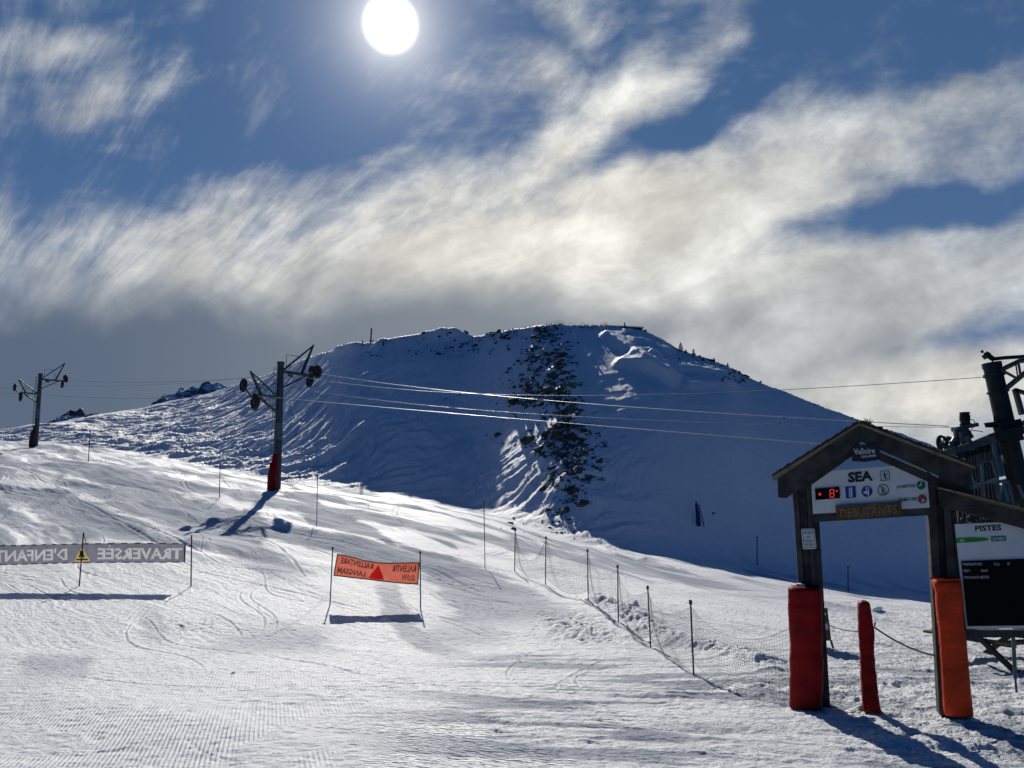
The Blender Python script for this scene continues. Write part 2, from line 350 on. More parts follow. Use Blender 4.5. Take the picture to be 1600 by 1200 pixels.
for _ in range(130):
    x0 = _r.uniform(-22, 9); y0 = _r.uniform(9, 48); x0 *= (y0 / 30 + .25); hd = _r.choice([R(134), R(134), R(150), R(115), R(172), R(8)]) + _r.gauss(0, .16); L = _r.uniform(5, 16) * (y0 / 30 + .3)
    cu = _r.gauss(0, .03); wv = _r.uniform(0, .35); ph = _r.uniform(0, 6); pl = []; x, y = x0, y0
    for k in range(14):
        pl.append((x, y)); h_ = hd + cu * k + wv * math.sin(k * .55 + ph); x += math.cos(h_) * L / 13; y += math.sin(h_) * L / 13
    SKI.append((pl, _r.uniform(.25, 1.0), _r.random() < .5))
def detail(X, Y, fine=True):
    """height added to the smooth ground, and the surface masks"""
    a = X / np.maximum(Y, 3); yc = crest_at(a); yf = foot_at(a)
    hill = sstep(Y, yf - 3, yf + 4) * (1 - sstep(Y, yc + 2, yc + 8))
    onface = hill * sstep(yc - Y, .0, 3.0)
    piste = 1 - sstep(Y, yf - 5, yf + 2)
    left = 1 - sstep(a, -.10, .07)
    d = np.zeros_like(X); 
    # wind-carved ridges on the hill, drawn out obliquely
    c, s = math.cos(R(30)), math.sin(R(30)); u = X * c + Y * s; v = -X * s + Y * c
    wx = fbm(1, X / 9, Y / 9, 2) * 2.2
    st = fbm(2, u / 4.2, (v + wx) / .85, 5, .6)
    st2 = fbm(5, u / 11, (v + wx) / 3.2, 3, .5)
    low = 1 - sstep((Y - yf) / np.maximum(yc - yf, 1), .1, .62)
    amp = .05 + .03 * sstep(-a, -.08, .0) + .26 * sstep(-a, .06, .26) + .34 * low * (1 - sstep(a, .12, .24))
    hill = hill * (1 - .7 * np.exp(-((Y - yc) / 5.0) ** 2))
    d += hill * (st * amp * .50 + st2 * (.08 + .10 * left + .20 * sstep(-a, .12, .32)))
    d += hill * fbm(3, X / 2.2, Y / 2.2, 4, .5) * .05
    far = sstep(-a, .2, .35)
    d += hill * far * fbm(7, u / 7, (v + wx) / 2.0, 5, .58) * .30
    d += hill * fbm(9, X / .9, Y / .9, 3, .6) * (.02 + .03 * left)
    # convex rib with broken rock
    rd, rs, rt, rl = polydist(X, Y, RIB)
    rib = np.exp(-(rd / 3.0) ** 2) * hill; rw = np.exp(-(rd / 2.2) ** 2) * hill
    d += rib * .22 + rw * (fbm(4, X / 1.5, Y / 1.5, 4, .6) * .20)
    # crest roughness
    cr = np.exp(-((Y - yc) / 1.2) ** 2); d += cr * fbm(8, X / 1.8, Y / 4, 4, .6) * .09 * sstep(a, -.3, -.2)
    for k, pl in enumerate(BENCH):
        pd, ps, pt, pl_ = polydist(X, Y, pl)
        wob = 1 + .6 * fbm(6, X / 1.5, Y / 1.5, 3); end = sstep(pt, -.2, 1.2) * (1 - sstep(pt, pl_ - 1.2, pl_ + .2))
        d += np.where(ps > 0, np.clip(1 - pd / (2.6 * wob.clip(.5, 1.5)), 0, 1), np.exp(-(pd / .6) ** 2)) * (.7 if k < 2 else .4) * end
    for k, pl in enumerate(BENCH_L):
        pd, ps, pt, pl_ = polydist(X, Y, pl); end = sstep(pt, -.2, 1.0) * (1 - sstep(pt, pl_ - 1.0, pl_ + .2))
        d += np.where(ps > 0, np.clip(1 - pd / 2.6, 0, 1), np.exp(-(pd / .5) ** 2)) * .45 * end
    # banks of pushed snow
    rough = np.zeros_like(X)
    for pl, h, w in BANKS:
        pd, ps, pt, pl_ = polydist(X, Y, pl); end = sstep(pt, -.2, 1.5) * (1 - sstep(pt, pl_ - 1.0, pl_ + .1))
        lump = 1 + .45 * fbm(9, X / .55, Y / .55, 4, .6)
        g = np.exp(-(pd / (w * np.where(ps > 0, 2.2, 1))) ** 2) * end
        d += g * h * lump.clip(.1, 2.5); rough = np.maximum(rough, g * .5)
    # groomed piste: passes of the machine lie at slightly different tilt, drawn out along the lift line
    c, s = math.cos(R(134)), math.sin(R(134)); u = X * c + Y * s; v = -X * s + Y * c
    pn = fbm(10, u / 26, (v + fbm(0, X / 12, Y / 12, 2) * 1.6) / 2.6, 3, .45)
    fb = sstep(Y, 13, 30); calm = 1 - .85 * np.exp(-(((Y - 22) / 4.5) ** 4)) * np.exp(-(((X + 9) / 10.) ** 4)); u2, v2 = u, v
    d += piste * pn * (.05 + .2 * fb) * calm
    d += piste * fbm(2, u / 9, v / 1.1, 3) * .045 * fb
    d += piste * fbm(6, u / 3.5, (v + fbm(1, X / 3, Y / 3, 2) * .3) / .22, 3, .6) * .012 * sstep(Y, 11, 18)
    d += piste * fbm(4, X / 7, Y / 5, 3) * .10 * sstep(Y, 9, 20) * calm
    # nearer, traffic crosses from left to right
    c, s = math.cos(R(-6)), math.sin(R(-6)); u = X * c + Y * s; v = -X * s + Y * c
    nb = 1 - sstep(Y, 12, 20)
    cross = sstep(fbm(6, X / 4, Y / 2.5, 2) + .35 * np.clip(X / 4, -1, 1) + .1, -.25, .45)
    d += piste * nb * cross * (fbm(3, u / 2.6, v / .16, 4, .6) * .018 + fbm(8, u / 5, v / .6, 3) * .04)
    if fine:
        for k, pl in enumerate(TRACKS):
            pd, ps, pt, pl_ = polydist(X, Y, pl); w = .028 + .0014 * pl[0][1]
            end = sstep(pt, -.1, .8) * (1 - sstep(pt, pl_ - .8, pl_ + .1))
            d += end * (np.exp(-((pd - w * .9) / (w * .5)) ** 2) * .6 - np.exp(-(pd / (w * .6)) ** 2)) * w * .26
        for pl, st_, dbl in SKI:
            ym = pl[7][1]; w = .022 + .0013 * ym; px_ = [q[0] for q in pl]; py_ = [q[1] for q in pl]
            near_ = (X > min(px_) - .6) & (X < max(px_) + .6) & (Y > min(py_) - .6) & (Y < max(py_) + .6)
            if not near_.any(): continue
            xs_, ys_ = X[near_], Y[near_]; pd, ps, pt, pl_ = polydist(xs_, ys_, pl); sd_ = pd * ps
            end = sstep(pt, 0, 1.0) * (1 - sstep(pt, pl_ - 1.0, pl_)); g = 0
            for off in ((-.14, .14) if dbl else (0,)):
                g = g + .8 * np.exp(-((sd_ - off - w) / (w * .6)) ** 2) - .9 * np.exp(-((sd_ - off) / (w * .6)) ** 2)
            d[near_] += end * g * w * .42 * st_ * piste[near_]
        # ski marks and crumbs everywhere near
        near = (1 - sstep(Y, 20, 40))
        d += near * fbm(5, X / .22, Y / .12, 3, .6) * .011
        # trodden, lumpy snow round the gate and down its right side
        gx, gy = 5.6, 11.2
        tr = np.exp(-(((X - gx) / 3.2) ** 2 + ((Y - gy) / 1.9) ** 2) ** 1.5) + .8 * sstep(X - .35 * Y, .1, 1.0) * (1 - sstep(Y, 26, 34)) * sstep(Y, 7, 9)
        tr = np.clip(tr, 0, 1); d += tr * (fbm(1, X / .35, Y / .35, 4, .62) * .035); rough = np.maximum(rough, tr * .8)
        for px, py, s_ in ((900, 985, .9), (935, 992, .6), (880, 972, .6), (310, 975, .8)):
            hx, hy = hit(px, py); g = np.exp(-(((X - hx) / s_) ** 2 + ((Y - hy) / (s_ * 1.4)) ** 2)); d += g * fbm(7, X / .3, Y / .3, 3, .7) * .03; rough = np.maximum(rough, g)
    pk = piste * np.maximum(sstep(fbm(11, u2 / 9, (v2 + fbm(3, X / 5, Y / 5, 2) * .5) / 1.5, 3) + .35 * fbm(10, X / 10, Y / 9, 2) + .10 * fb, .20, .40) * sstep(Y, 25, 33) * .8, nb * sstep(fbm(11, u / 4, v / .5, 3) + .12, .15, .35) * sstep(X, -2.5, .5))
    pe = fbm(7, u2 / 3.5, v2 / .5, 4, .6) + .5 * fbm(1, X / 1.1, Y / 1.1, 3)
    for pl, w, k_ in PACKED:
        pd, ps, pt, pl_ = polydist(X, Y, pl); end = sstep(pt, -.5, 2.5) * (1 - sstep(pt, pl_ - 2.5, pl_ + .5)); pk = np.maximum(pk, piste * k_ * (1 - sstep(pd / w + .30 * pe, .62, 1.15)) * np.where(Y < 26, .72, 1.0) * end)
    grm = piste * sstep(fbm(9, X / 1.8, Y / 2.5, 3) - .06 * X, -.25, .25) * (1 - sstep(X, -.6, 2.0)) * (1 - .7 * sstep(Y, 8.5, 11)) * (1 - sstep(Y, 11, 16))
    grx = (1 - sstep(Y, 9, 12)) * np.exp(-(((X + .2) / 1.8) ** 2)) * sstep(fbm(2, X / 1.5, Y / 1.5, 2), -.1, .3)
    return d, dict(groomed=grm * (1 - grx), groomed_across=grx, packed=np.clip(pk, 0, 1), rough=rough, rockiness=rw)
def gz(X, Y):
    X = np.atleast_1d(np.asarray(X, float)); Y = np.atleast_1d(np.asarray(Y, float)); return smooth_z(X, Y) + detail(X, Y)[0]
def G(px, py, near=6.0, far=160.0):            # point on the finished ground under a photo pixel
    r = ray(px, py); Y = np.exp(np.linspace(math.log(near), math.log(far), 2500)); d = gz(r[0] * Y, Y) - r[2] * Y
    k = int(np.argmax(d > 0))
    return Vector((r[0] * Y[k], Y[k], float(gz(r[0] * Y[k], Y[k])[0])))
def gpt(x, y): return Vector((x, y, float(gz(x, y)[0])))

def put(name, me, m=None, parent=None, **props):
    o = bpy.data.objects.new(name, me); C.objects.link(o)
    if m: me.materials.append(m)
    if parent: o.parent = parent
    for k, v in props.items(): o[k] = v
    return o
def build_terrain():
    a_in = np.linspace(-.76, .76, 1500); a_o = .76 + np.linspace(.01, 1, 40) ** 1.6 * .53
    A = np.concatenate([-a_o[::-1], a_in, a_o])
    ys = [np.exp(np.linspace(math.log(3), math.log(6.5), 40, endpoint=False)), np.exp(np.linspace(math.log(6.5), math.log(42), 760, endpoint=False)),
          np.linspace(42, 156, 720, endpoint=False), np.exp(np.linspace(math.log(156), math.log(399), 40))]
    Yv = np.concatenate(ys)
    Am, Ym = np.meshgrid(A, Yv); X = Am * Ym
    z = smooth_z(X, Ym); d, masks = detail(X, Ym); Z = z + d
    # extend the first row back beneath and behind the camera
    n, w = X.shape
    co = np.stack([X, Ym, Z], -1)
    back = co[0].copy(); back = np.stack([back[:, 0] * 3.2, np.full(w, -9.0), np.full(w, -2.2)], -1)
    co = np.concatenate([back[None], co]); n += 1
    me = bpy.data.meshes.new('snow_ground'); me.vertices.add(n * w); me.vertices.foreach_set('co', co.reshape(-1).astype(np.float32))
    i = np.arange((n - 1) * w).reshape(n - 1, w)[:, :-1]; q = np.stack([i, i + 1, i + 1 + w, i + w], -1).reshape(-1, 4)
    me.loops.add(q.size); me.loops.foreach_set('vertex_index', q.reshape(-1).astype(np.int32))
    me.polygons.add(len(q)); me.polygons.foreach_set('loop_start', np.arange(0, q.size, 4, dtype=np.int32))
    me.polygons.foreach_set('use_smooth', np.ones(len(q), bool)); me.update()
    for k, v in masks.items():
        at = me.attributes.new(k, 'FLOAT', 'POINT'); v = np.concatenate([v[:1], v]); at.data.foreach_set('value', v.reshape(-1).astype(np.float32))
    return put('snow_ground', me, snow_material(), kind='structure')
build_terrain()

# ------------------------------------------------------------------ mesh helpers
class MB:
    def __init__(s): s.v = []; s.f = []; s.fl = []
    def add(s, vs, fs, smooth=False):
        n = len(s.v); s.v += [Vector(p) for p in vs]; s.f += [[i + n for i in f] for f in fs]; s.fl += [smooth] * len(fs); return s
    def box(s, c, sx, sy, sz, M=None):
        M = M or Matrix.Identity(3); c = Vector(c)
        vs = [c + M @ Vector((x * sx / 2, y * sy / 2, z * sz / 2)) for z in (-1, 1) for y in (-1, 1) for x in (-1, 1)]
        return s.add(vs, [(0, 2, 3, 1), (4, 5, 7, 6), (0, 1, 5, 4), (2, 6, 7, 3), (0, 4, 6, 2), (1, 3, 7, 5)])
    def bar(s, a, b, w, h=None, up=(0, 0, 1)):
        a, b = Vector(a), Vector(b); h = h or w; d = (b - a); L = d.length; y = d.normalized(); u = Vector(up)
        if abs(y.dot(u)) > .98: u = Vector((0, 1, 0))
        x = y.cross(u).normalized(); z = x.cross(y); M = Matrix((x, y, z)).transposed()
        return s.box((a + b) / 2, w, L, h, M)
    def tube(s, pts, r, n=6, cap=True):
        pts = [Vector(p) for p in pts]; m = len(pts); rs = r if hasattr(r, '__len__') else [r] * m; vs = []; u = None
        for i, p in enumerate(pts):
            t = (pts[min(i + 1, m - 1)] - pts[max(i - 1, 0)]).normalized()
            if u is None: u = t.orthogonal().normalized()
            u = (u - t * u.dot(t)).normalized(); w = t.cross(u)
            vs += [p + (u * math.cos(2 * math.pi * k / n) + w * math.sin(2 * math.pi * k / n)) * rs[i] for k in range(n)]
        fs = [(i * n + k, i * n + (k + 1) % n, (i + 1) * n + (k + 1) % n, (i + 1) * n + k) for i in range(m - 1) for k in range(n)]
        s.add(vs, fs, n > 5)
        if cap: s.add(vs[:n], [tuple(range(n))[::-1]]); s.add(vs[-n:], [tuple(range(n))])
        return s
    def prism(s, front, back):
        n = len(front); s.add(list(front) + list(back), [tuple(range(n)), tuple(range(2 * n - 1, n - 1, -1))] + [(i, i + n, (i + 1) % n + n, (i + 1) % n) for i in range(n)]); return s
    def torus(s, c, ax, Rr, r, n=24, k=8, sy=1):
        c = Vector(c); ax = Vector(ax).normalized(); u = ax.orthogonal().normalized(); w = ax.cross(u)
        vs = []
        for i in range(n):
            e = u * math.cos(2 * math.pi * i / n) + w * math.sin(2 * math.pi * i / n)
            vs += [c + e * (Rr + r * math.cos(2 * math.pi * j / k)) + ax * r * sy * math.sin(2 * math.pi * j / k) for j in range(k)]
        return s.add(vs, [(i * k + j, i * k + (j + 1) % k, ((i + 1) % n) * k + (j + 1) % k, ((i + 1) % n) * k + j) for i in range(n) for j in range(k)], True)
    def disc(s, c, ax, r, th, n=24):
        ax = Vector(ax).normalized(); return s.tube([Vector(c) - ax * th / 2, Vector(c) + ax * th / 2], r, n)
    def build(s, name, m, parent=None, bevel=0, **props):
        me = bpy.data.meshes.new(name); org = Vector((0, 0, 0)); p = parent
        while p is not None: org = org + p.location; p = p.parent
        me.from_pydata([tuple(v - org) for v in s.v], [], s.f); me.polygons.foreach_set('use_smooth', s.fl)
        bm = bmesh.new(); bm.from_mesh(me); bmesh.ops.recalc_face_normals(bm, faces=bm.faces)
        if bevel: bmesh.ops.bevel(bm, geom=[e for e in bm.edges if e.is_manifold and e.calc_face_angle(0) > .6], offset=bevel, segments=2, affect='EDGES', profile=.6)
        bm.to_mesh(me); bm.free(); me.update()
        return put(name, me, m, parent, **props)
def thing(name, loc, label, cat, group=None):
    o = bpy.data.objects.new(name, None); C.objects.link(o); o.location = loc; o.empty_display_size = .2
    o['label'] = label; o['category'] = cat
    if group: o['group'] = group
    return o
def tag(o, label, cat, group=None, kind=None):
    o['label'] = label; o['category'] = cat
    if group: o['group'] = group
    if kind: o['kind'] = kind
    return o
def recenter(o, base):
    """move the origin of a one-mesh thing to its base"""
    base = Vector(base); o.data.transform(Matrix.Translation(-base)); o.location = base; return o
def copy_tree(o, parent=None):
    c = o.copy(); C.objects.link(c); c.parent = parent
    for ch in list(o.children): copy_tree(ch, c)
    return c
def raster_sheet(sh, nu, nv, prints):
    """woven banner split into cells; cells inside a print belong to that print. prints: [(polys in (u,v))]"""
    uu, vv = np.meshgrid((np.arange(nu) + .5) / nu, (np.arange(nv) + .5) / nv); own = np.zeros((nv, nu), int)
    for idx, polys in enumerate(prints, 1):
        ins = np.zeros((nv, nu), bool)
        for pl in polys:
            pl = np.array(pl); i0, i1 = max(0, int(pl[:, 0].min() * nu) - 1), min(nu, int(pl[:, 0].max() * nu) + 2); j0, j1 = max(0, int(pl[:, 1].min() * nv) - 1), min(nv, int(pl[:, 1].max() * nv) + 2)
            if i1 <= i0 or j1 <= j0: continue
            x, y = uu[j0:j1, i0:i1], vv[j0:j1, i0:i1]; c = np.zeros(x.shape, bool)
            for a, b in zip(pl, np.roll(pl, -1, 0)):
                if a[1] != b[1]: c ^= ((a[1] > y) != (b[1] > y)) & (x < (b[0] - a[0]) * (y - a[1]) / (b[1] - a[1]) + a[0])
            ins[j0:j1, i0:i1] |= c
        own[ins] = idx
    V = [sh(i / nu, j / nv) for j in range(nv + 1) for i in range(nu + 1)]; w = nu + 1; out = []
    for idx in range(len(prints) + 1):
        js, is_ = np.nonzero(own == idx); mp = {}; mb = MB(); fs = []
        for j, i in zip(js.tolist(), is_.tolist()):
            q = []
            for k in (j * w + i, j * w + i + 1, (j + 1) * w + i + 1, (j + 1) * w + i):
                if k not in mp: mp[k] = len(mp)
                q.append(mp[k])
            fs.append(q)
        mb.add([V[k] for k in mp], fs, True); out.append(mb)
    return out
def print_polys(txt, u0, u1, v0, v1, bold):
    vs, fs, asp = text_geo(txt, bold, 1); q = [(u1 + (u0 - u1) * x, v0 + (v1 - v0) * y) for x, y in vs]; return [[q[k] for k in f] for f in fs]
_tc = {}
def text_geo(txt, bold=.0, res=2):
    k = (txt, bold, res)
    if k in _tc: return _tc[k]
    cu = bpy.data.curves.new('lettering', 'FONT'); cu.body = txt; cu.offset = bold; cu.resolution_u = res; cu.align_x = 'CENTER'
    ob = bpy.data.objects.new('lettering', cu); C.objects.link(ob); dg = bpy.context.evaluated_depsgraph_get(); dg.update()
    me = bpy.data.meshes.new_from_object(ob.evaluated_get(dg)); vs = [v.co.copy() for v in me.vertices]; fs = [list(p.vertices) for p in me.polygons]
    bpy.data.objects.remove(ob); bpy.data.meshes.remove(me)
    if not vs: vs = [Vector()]
    x0, x1 = min(v.x for v in vs), max(v.x for v in vs); y0, y1 = min(v.y for v in vs), max(v.y for v in vs)
    vs = [((v.x - x0) / max(1e-6, x1 - x0), (v.y - y0) / max(1e-6, y1 - y0)) for v in vs]; _tc[k] = (vs, fs, (x1 - x0) / max(1e-6, y1 - y0)); return _tc[k]
def lettering(mb, txt, quad, bold=.02, flip=False, cuts=0):
    """quad(u,v)->Vector places text stretched into the unit square"""
    vs, fs, asp = text_geo(txt, bold); mb.add([quad(1 - u if flip else u, v) for u, v in vs], fs)
def quad4(bl, br, tr, tl):
    return lambda u, v: bl * (1 - u) * (1 - v) + br * u * (1 - v) + tr * u * v + tl * (1 - u) * v

M = {}
M['wood'] = mat('weathered_grey_wood', (.048, .047, .045), .85, noise=(6, .55), bump=(9, .9, (6, 6, .5)))
M['wood2'] = mat('weathered_roof_boards', (.045, .041, .035), .85, noise=(5, .5), bump=(8, .8, (1, 6, 6)))
M['wood3'] = mat('brown_plank', (.13, .075, .04), .8, noise=(9, .5), bump=(14, .8, (.6, 4, 6)))
M['carved'] = mat('carved_letter_wood', (.24, .15, .07), .8, noise=(12, .3))
M['edge'] = mat('pale_edge_boards', (.24, .18, .10), .8, noise=(10, .4), bump=(10, .6))
M['moss'] = mat('moss', (.045, .055, .03), .95, noise=(14, .6), bump=(20, 1.0))
M['red'] = mat('red_vinyl_pad', (.20, .002, .003), .6, noise=(5, .35), bump=(5, .7, (1, 1, 1.6)), spec=.15)
M['orange'] = mat('orange_red_vinyl_pad', (.58, .045, .006), .55, noise=(4, .22), bump=(6, .9, (1, 1, 3)), spec=.2)
M['darkred'] = mat('dark_padding', (.035, .008, .008), .7, noise=(5, .3), bump=(6, .5))
M['white'] = mat('white_sign_board', (.64, .67, .65), .45, noise=(2.5, .06))
M['black'] = mat('black_paint', (.012, .012, .013), .5, noise=(5, .3))
M['screen'] = mat('dark_display_glass', (.004, .004, .005), .6, noise=(3, .3), spec=.08)
M['screentext'] = mat('pale_display_text', (.45, .47, .46), .6, noise=(6, .1))
M['green'] = mat('green_sign_print', (.01, .26, .02), .5, noise=(5, .1))
M['dgreen'] = mat('dark_green_print', (.01, .12, .07), .5, noise=(5, .1))
M['blue'] = mat('blue_sign_print', (.015, .03, .30), .5, noise=(5, .1))
M['cherry'] = mat('faded_red_print', (.30, .05, .07), .5, noise=(5, .1))
M['plum'] = mat('dark_plum_sign', (.022, .010, .022), .45, noise=(5, .3))
M['steel'] = mat('dull_galvanised_steel', (.12, .15, .16), .5, .5, noise=(4, .25), bump=(20, .2))
M['dsteel'] = mat('dark_green_grey_steel', (.060, .078, .082), .55, .3, noise=(4, .35), bump=(15, .25))
M['blacksteel'] = mat('black_steel', (.012, .013, .014), .55, .2, noise=(4, .4), bump=(15, .3))
M['rubber'] = mat('black_rubber', (.02, .02, .02), .75, noise=(8, .3))
M['cable'] = mat('bright_steel_cable', (.32, .33, .34), .5, 1.0, noise=(30, .15))
M['polem'] = mat('thin_dark_pole', (.02, .022, .028), .5, noise=(5, .3))
M['bluepole'] = mat('navy_padding', (.010, .010, .12), .6, noise=(5, .3))
M['rope'] = mat('grey_rope', (.20, .19, .17), .9, noise=(40, .3))
M['net'] = mat('dark_blue_net_cord', (.03, .04, .06), .7, noise=(20, .2))
M['rock'] = mat('dark_lichened_rock', (.060, .062, .052), .9, noise=(1.3, .55), bump=(5, 1.0))
M['bluepanel'] = mat('pale_blue_painted_steel', (.05, .10, .155), .5, .1, noise=(4, .2))
M['snowcap'] = mat('snow_crust', (.82, .84, .86), .7, noise=(4, .04), bump=(10, .6))
def emit(name, col, e):
    m = mat(name, (.02, .0, .0)); b = m.node_tree.nodes['Principled BSDF']; b.inputs['Emission Color'].default_value = (*col, 1); b.inputs['Emission Strength'].default_value = e; return m
M['led'] = emit('red_led_segments', (1.0, .06, .04), .9)
def cloth(name, trans, clear, diff, clear_tint=(1, 1, 1)):
    """thin banner fabric: lets light glow through and shows a little of what is behind"""
    m = bpy.data.materials.new(name); m.use_nodes = True; t = NT(m.node_tree); m.node_tree.nodes.clear()
    co = t.n('ShaderNodeTexCoord').outputs['Object']; f = t.ss(t.noise(co, 7, 5, .6), .3, .7, .82, 1.12)
    tr = t.n('ShaderNodeBsdfTranslucent'); t.put(tr.inputs[0], t.mix(1.0, (*trans, 1), f, 'MULTIPLY'))
    di = t.n('ShaderNodeBsdfDiffuse'); t.put(di.inputs[0], (*diff, 1)); cl = t.n('ShaderNodeBsdfTransparent'); cl.inputs[0].default_value = (*clear_tint, 1)
    a = t.n('ShaderNodeMixShader'); a.inputs[0].default_value = .25; t.put(a.inputs[1], tr.outputs[0]); t.put(a.inputs[2], di.outputs[0])
    b = t.n('ShaderNodeMixShader'); b.inputs[0].default_value = clear; t.put(b.inputs[1], a.outputs[0]); t.put(b.inputs[2], cl.outputs[0])
    o = t.n('ShaderNodeOutputMaterial'); t.put(o.inputs[0], b.outputs[0]); return m
M['greycloth'] = cloth('grey_banner_mesh', (.13, .14, .18), .06, (.10, .10, .12))
M['greyletters'] = cloth('pale_banner_print', (.42, .42, .44), .03, (.3, .3, .32))
M['yellowprint'] = cloth('yellow_banner_print', (.38, .31, .12), .0, (.4, .3, .1))
M['orangecloth'] = cloth('orange_banner_fabric', (.50, .095, .055), .05, (.6, .2, .12))
M['redprint'] = cloth('dark_red_print', (.35, .01, .008), .0, (.25, .02, .015))
M['brownprint'] = cloth('brown_letter_print', (.10, .03, .02), .0, (.06, .02, .015))

# ------------------------------------------------------------------ far peaks, rocks, plants on the hill
def peak(pts, Y, depth, seed, name='distant_peak', label=''):
    a = np.array([P(x, y, Y) for x, y in pts]); nx, ny = 160, 26
    X = np.linspace(a[0, 0], a[-1, 0], nx); Zs = np.interp(X, a[:, 0], a[:, 2]); r = np.linspace(-1, 1, ny)
    Xm, rm = np.meshgrid(X, r); Ym = Y + rm * depth; base = min(a[:, 2]) - 25
    h = (Zs - base)[None, :] * (1 - np.abs(rm)) ** .9; k = (1 - np.abs(rm)) * np.abs(rm) * 4
    Z = base + h + k * np.array(fbm(seed, Xm / 16, Ym / 22, 4, .6)) * 7
    vs = np.stack([Xm, Ym, Z], -1).reshape(-1, 3); i = np.arange(nx * ny).reshape(ny, nx)[:-1, :-1].reshape(-1)
    me = bpy.data.meshes.new(name); me.from_pydata(vs.tolist(), [], np.stack([i, i + 1, i + 1 + nx, i + nx], 1).tolist())
    return put(name, me, M['peak'], kind='structure')
def mat_peak():
    m = bpy.data.materials.new('blue_rock_and_snow'); m.use_nodes = True; t = NT(m.node_tree); b = m.node_tree.nodes['Principled BSDF']
    co = t.n('ShaderNodeTexCoord').outputs['Object']; nz = t.noise(t.mapping(co, sc=(1, 1, 2.2)), .035, 6, .65)
    t.put(b.inputs['Base Color'], t.mix(t.ss(nz, .46, .56), (.07, .10, .14, 1), (.62, .72, .85, 1))); b.inputs['Roughness'].default_value = .9; return m
M['peak'] = mat_peak()
peak([(78, 664), (92, 652), (104, 645), (112, 638), (120, 641), (128, 635), (135, 646), (150, 645), (168, 646), (190, 641), (215, 645)], 900, 60, 1)
peak([(236, 640), (248, 622), (258, 615), (268, 616), (276, 613), (284, 603), (292, 607), (302, 601), (312, 604), (318, 596), (327, 594), (333, 600), (341, 595), (350, 599), (356, 603), (366, 600), (378, 606), (400, 612)], 900, 60, 4)
peak([(1480, 830), (1520, 800), (1560, 765), (1580, 742), (1592, 737), (1602, 730), (1620, 722), (1650, 716), (1690, 722), (1740, 700), (1800, 690)], 900, 120, 6)

def rock_geo(rng, n=2):
    bm = bmesh.new(); bmesh.ops.create_icosphere(bm, subdivisions=n, radius=1)
    for _ in range(5):
        nrm = Vector((rng.gauss(0, 1), rng.gauss(0, 1), rng.gauss(0, 1))).normalized(); k = rng.uniform(.35, .75)
        for v in bm.verts:
            q = v.co.dot(nrm) - k
            if q > 0: v.co -= nrm * q
    for v in bm.verts: v.co *= rng.uniform(.93, 1.07)
    vs = [v.co.copy() for v in bm.verts]; fs = [[v.index for v in f.verts] for f in bm.faces]; bm.free(); return vs, fs
rng = random.Random(5)
RG = [rock_geo(rng, 1) for _ in range(9)]; RGB = [rock_geo(rng, 2) for _ in range(6)]
def rock_at(mb, p, sx, sy, sz, geo, yaw=None, sink=.35):
    rm = Matrix.Rotation(rng.uniform(0, 6.28) if yaw is None else yaw, 3, 'Z') @ Matrix.Rotation(rng.gauss(.0, .25), 3, 'Y') @ Matrix.Rotation(rng.gauss(-.5, .2), 3, 'X')
    mb.add([p + Vector((0, 0, sz * (1 - sink) - sz * .45)) + rm @ Vector((v.x * sx, v.y * sy, v.z * sz)) for v in geo[0]], geo[1])
def scatter_rocks():
    mb = MB(); zones = [  # x range, y range, count, size
        ((815, 885), (512, 570), 260, .26), ((800, 892), (560, 640), 320, .27), ((840, 900), (625, 690), 150, .28), ((770, 850), (590, 660), 60, .16),
        ((835, 925), (668, 720), 170, .30), ((862, 920), (715, 790), 110, .24), ((852, 905), (780, 835), 35, .16),
        ((640, 800), (524, 560), 130, .20), ((745, 830), (512, 532), 120, .22), ((560, 660), (530, 560), 40, .15), ((1120, 1185), (566, 604), 110, .20),
        ((1050, 1130), (546, 572), 50, .17), ((700, 860), (560, 760), 60, .12), ((490, 640), (534, 560), 26, .12), ((780, 930), (800, 850), 40, .12),
        ((1010, 1060), (514, 545), 30, .13), ((1185, 1420), (600, 690), 40, .12), ((820, 1010), (504, 514), 70, .14)]
    n = 0
    for (x0, x1), (y0, y1), cnt, sz in zones:
        px = np.array([rng.gauss((x0 + x1) / 2, (x1 - x0) / 4.2) for _ in range(int(cnt * 1.7))]); py = np.array([rng.uniform(y0, y1) for _ in range(int(cnt * 1.7))])
        for x, y in zip(px, py):
            hx, hy = hit(x, y, 40)
            if hy > 110 or float(fbm(4, np.array([hx / 2.4]), np.array([hy / 2.0]), 3)[0]) < rng.uniform(-.85, .15): continue
            p = Vector((hx, hy, 0)); pts.append(p); szs.append(sz * .38 * rng.lognormvariate(0, .6))
    zz = gz([p.x for p in pts], [p.y for p in pts])
    for p, z, s_ in zip(pts, zz, szs):
        p.z = float(z); rock_at(mb, p, s_ * rng.uniform(1.0, 1.9), s_ * rng.uniform(.7, 1.1), s_ * rng.uniform(.35, .7), RG[rng.randrange(9)])
    o = mb.build('scree', M['rock']); o['kind'] = 'stuff'; tag(o, 'broken dark rocks poking out of the snow down the rib of the hill', 'scree')
pts, szs = [], []
scatter_rocks()
BIG = [((778, 681), .45, 'small pointed dark rock left of the rocky rib, upslope of nothing but snow'), ((822, 692), .95, 'largest lone dark boulder in the snow left of the rocky rib'),
       ((843, 704), .62, 'dark flat boulder at the left edge of the lower rocks'), ((912, 790), .55, 'dark boulder low on the rib near the foot of the hill'), ((884, 799), .5, 'dark boulder lowest on the rib just above the lit snow'),
       ((832, 630), .7, 'dark boulder half way up the rib under the upper cable')]
BIG[0] = (BIG[0][0], BIG[0][1], 'small pointed dark rock alone in the snow, farthest left of the rib boulders')
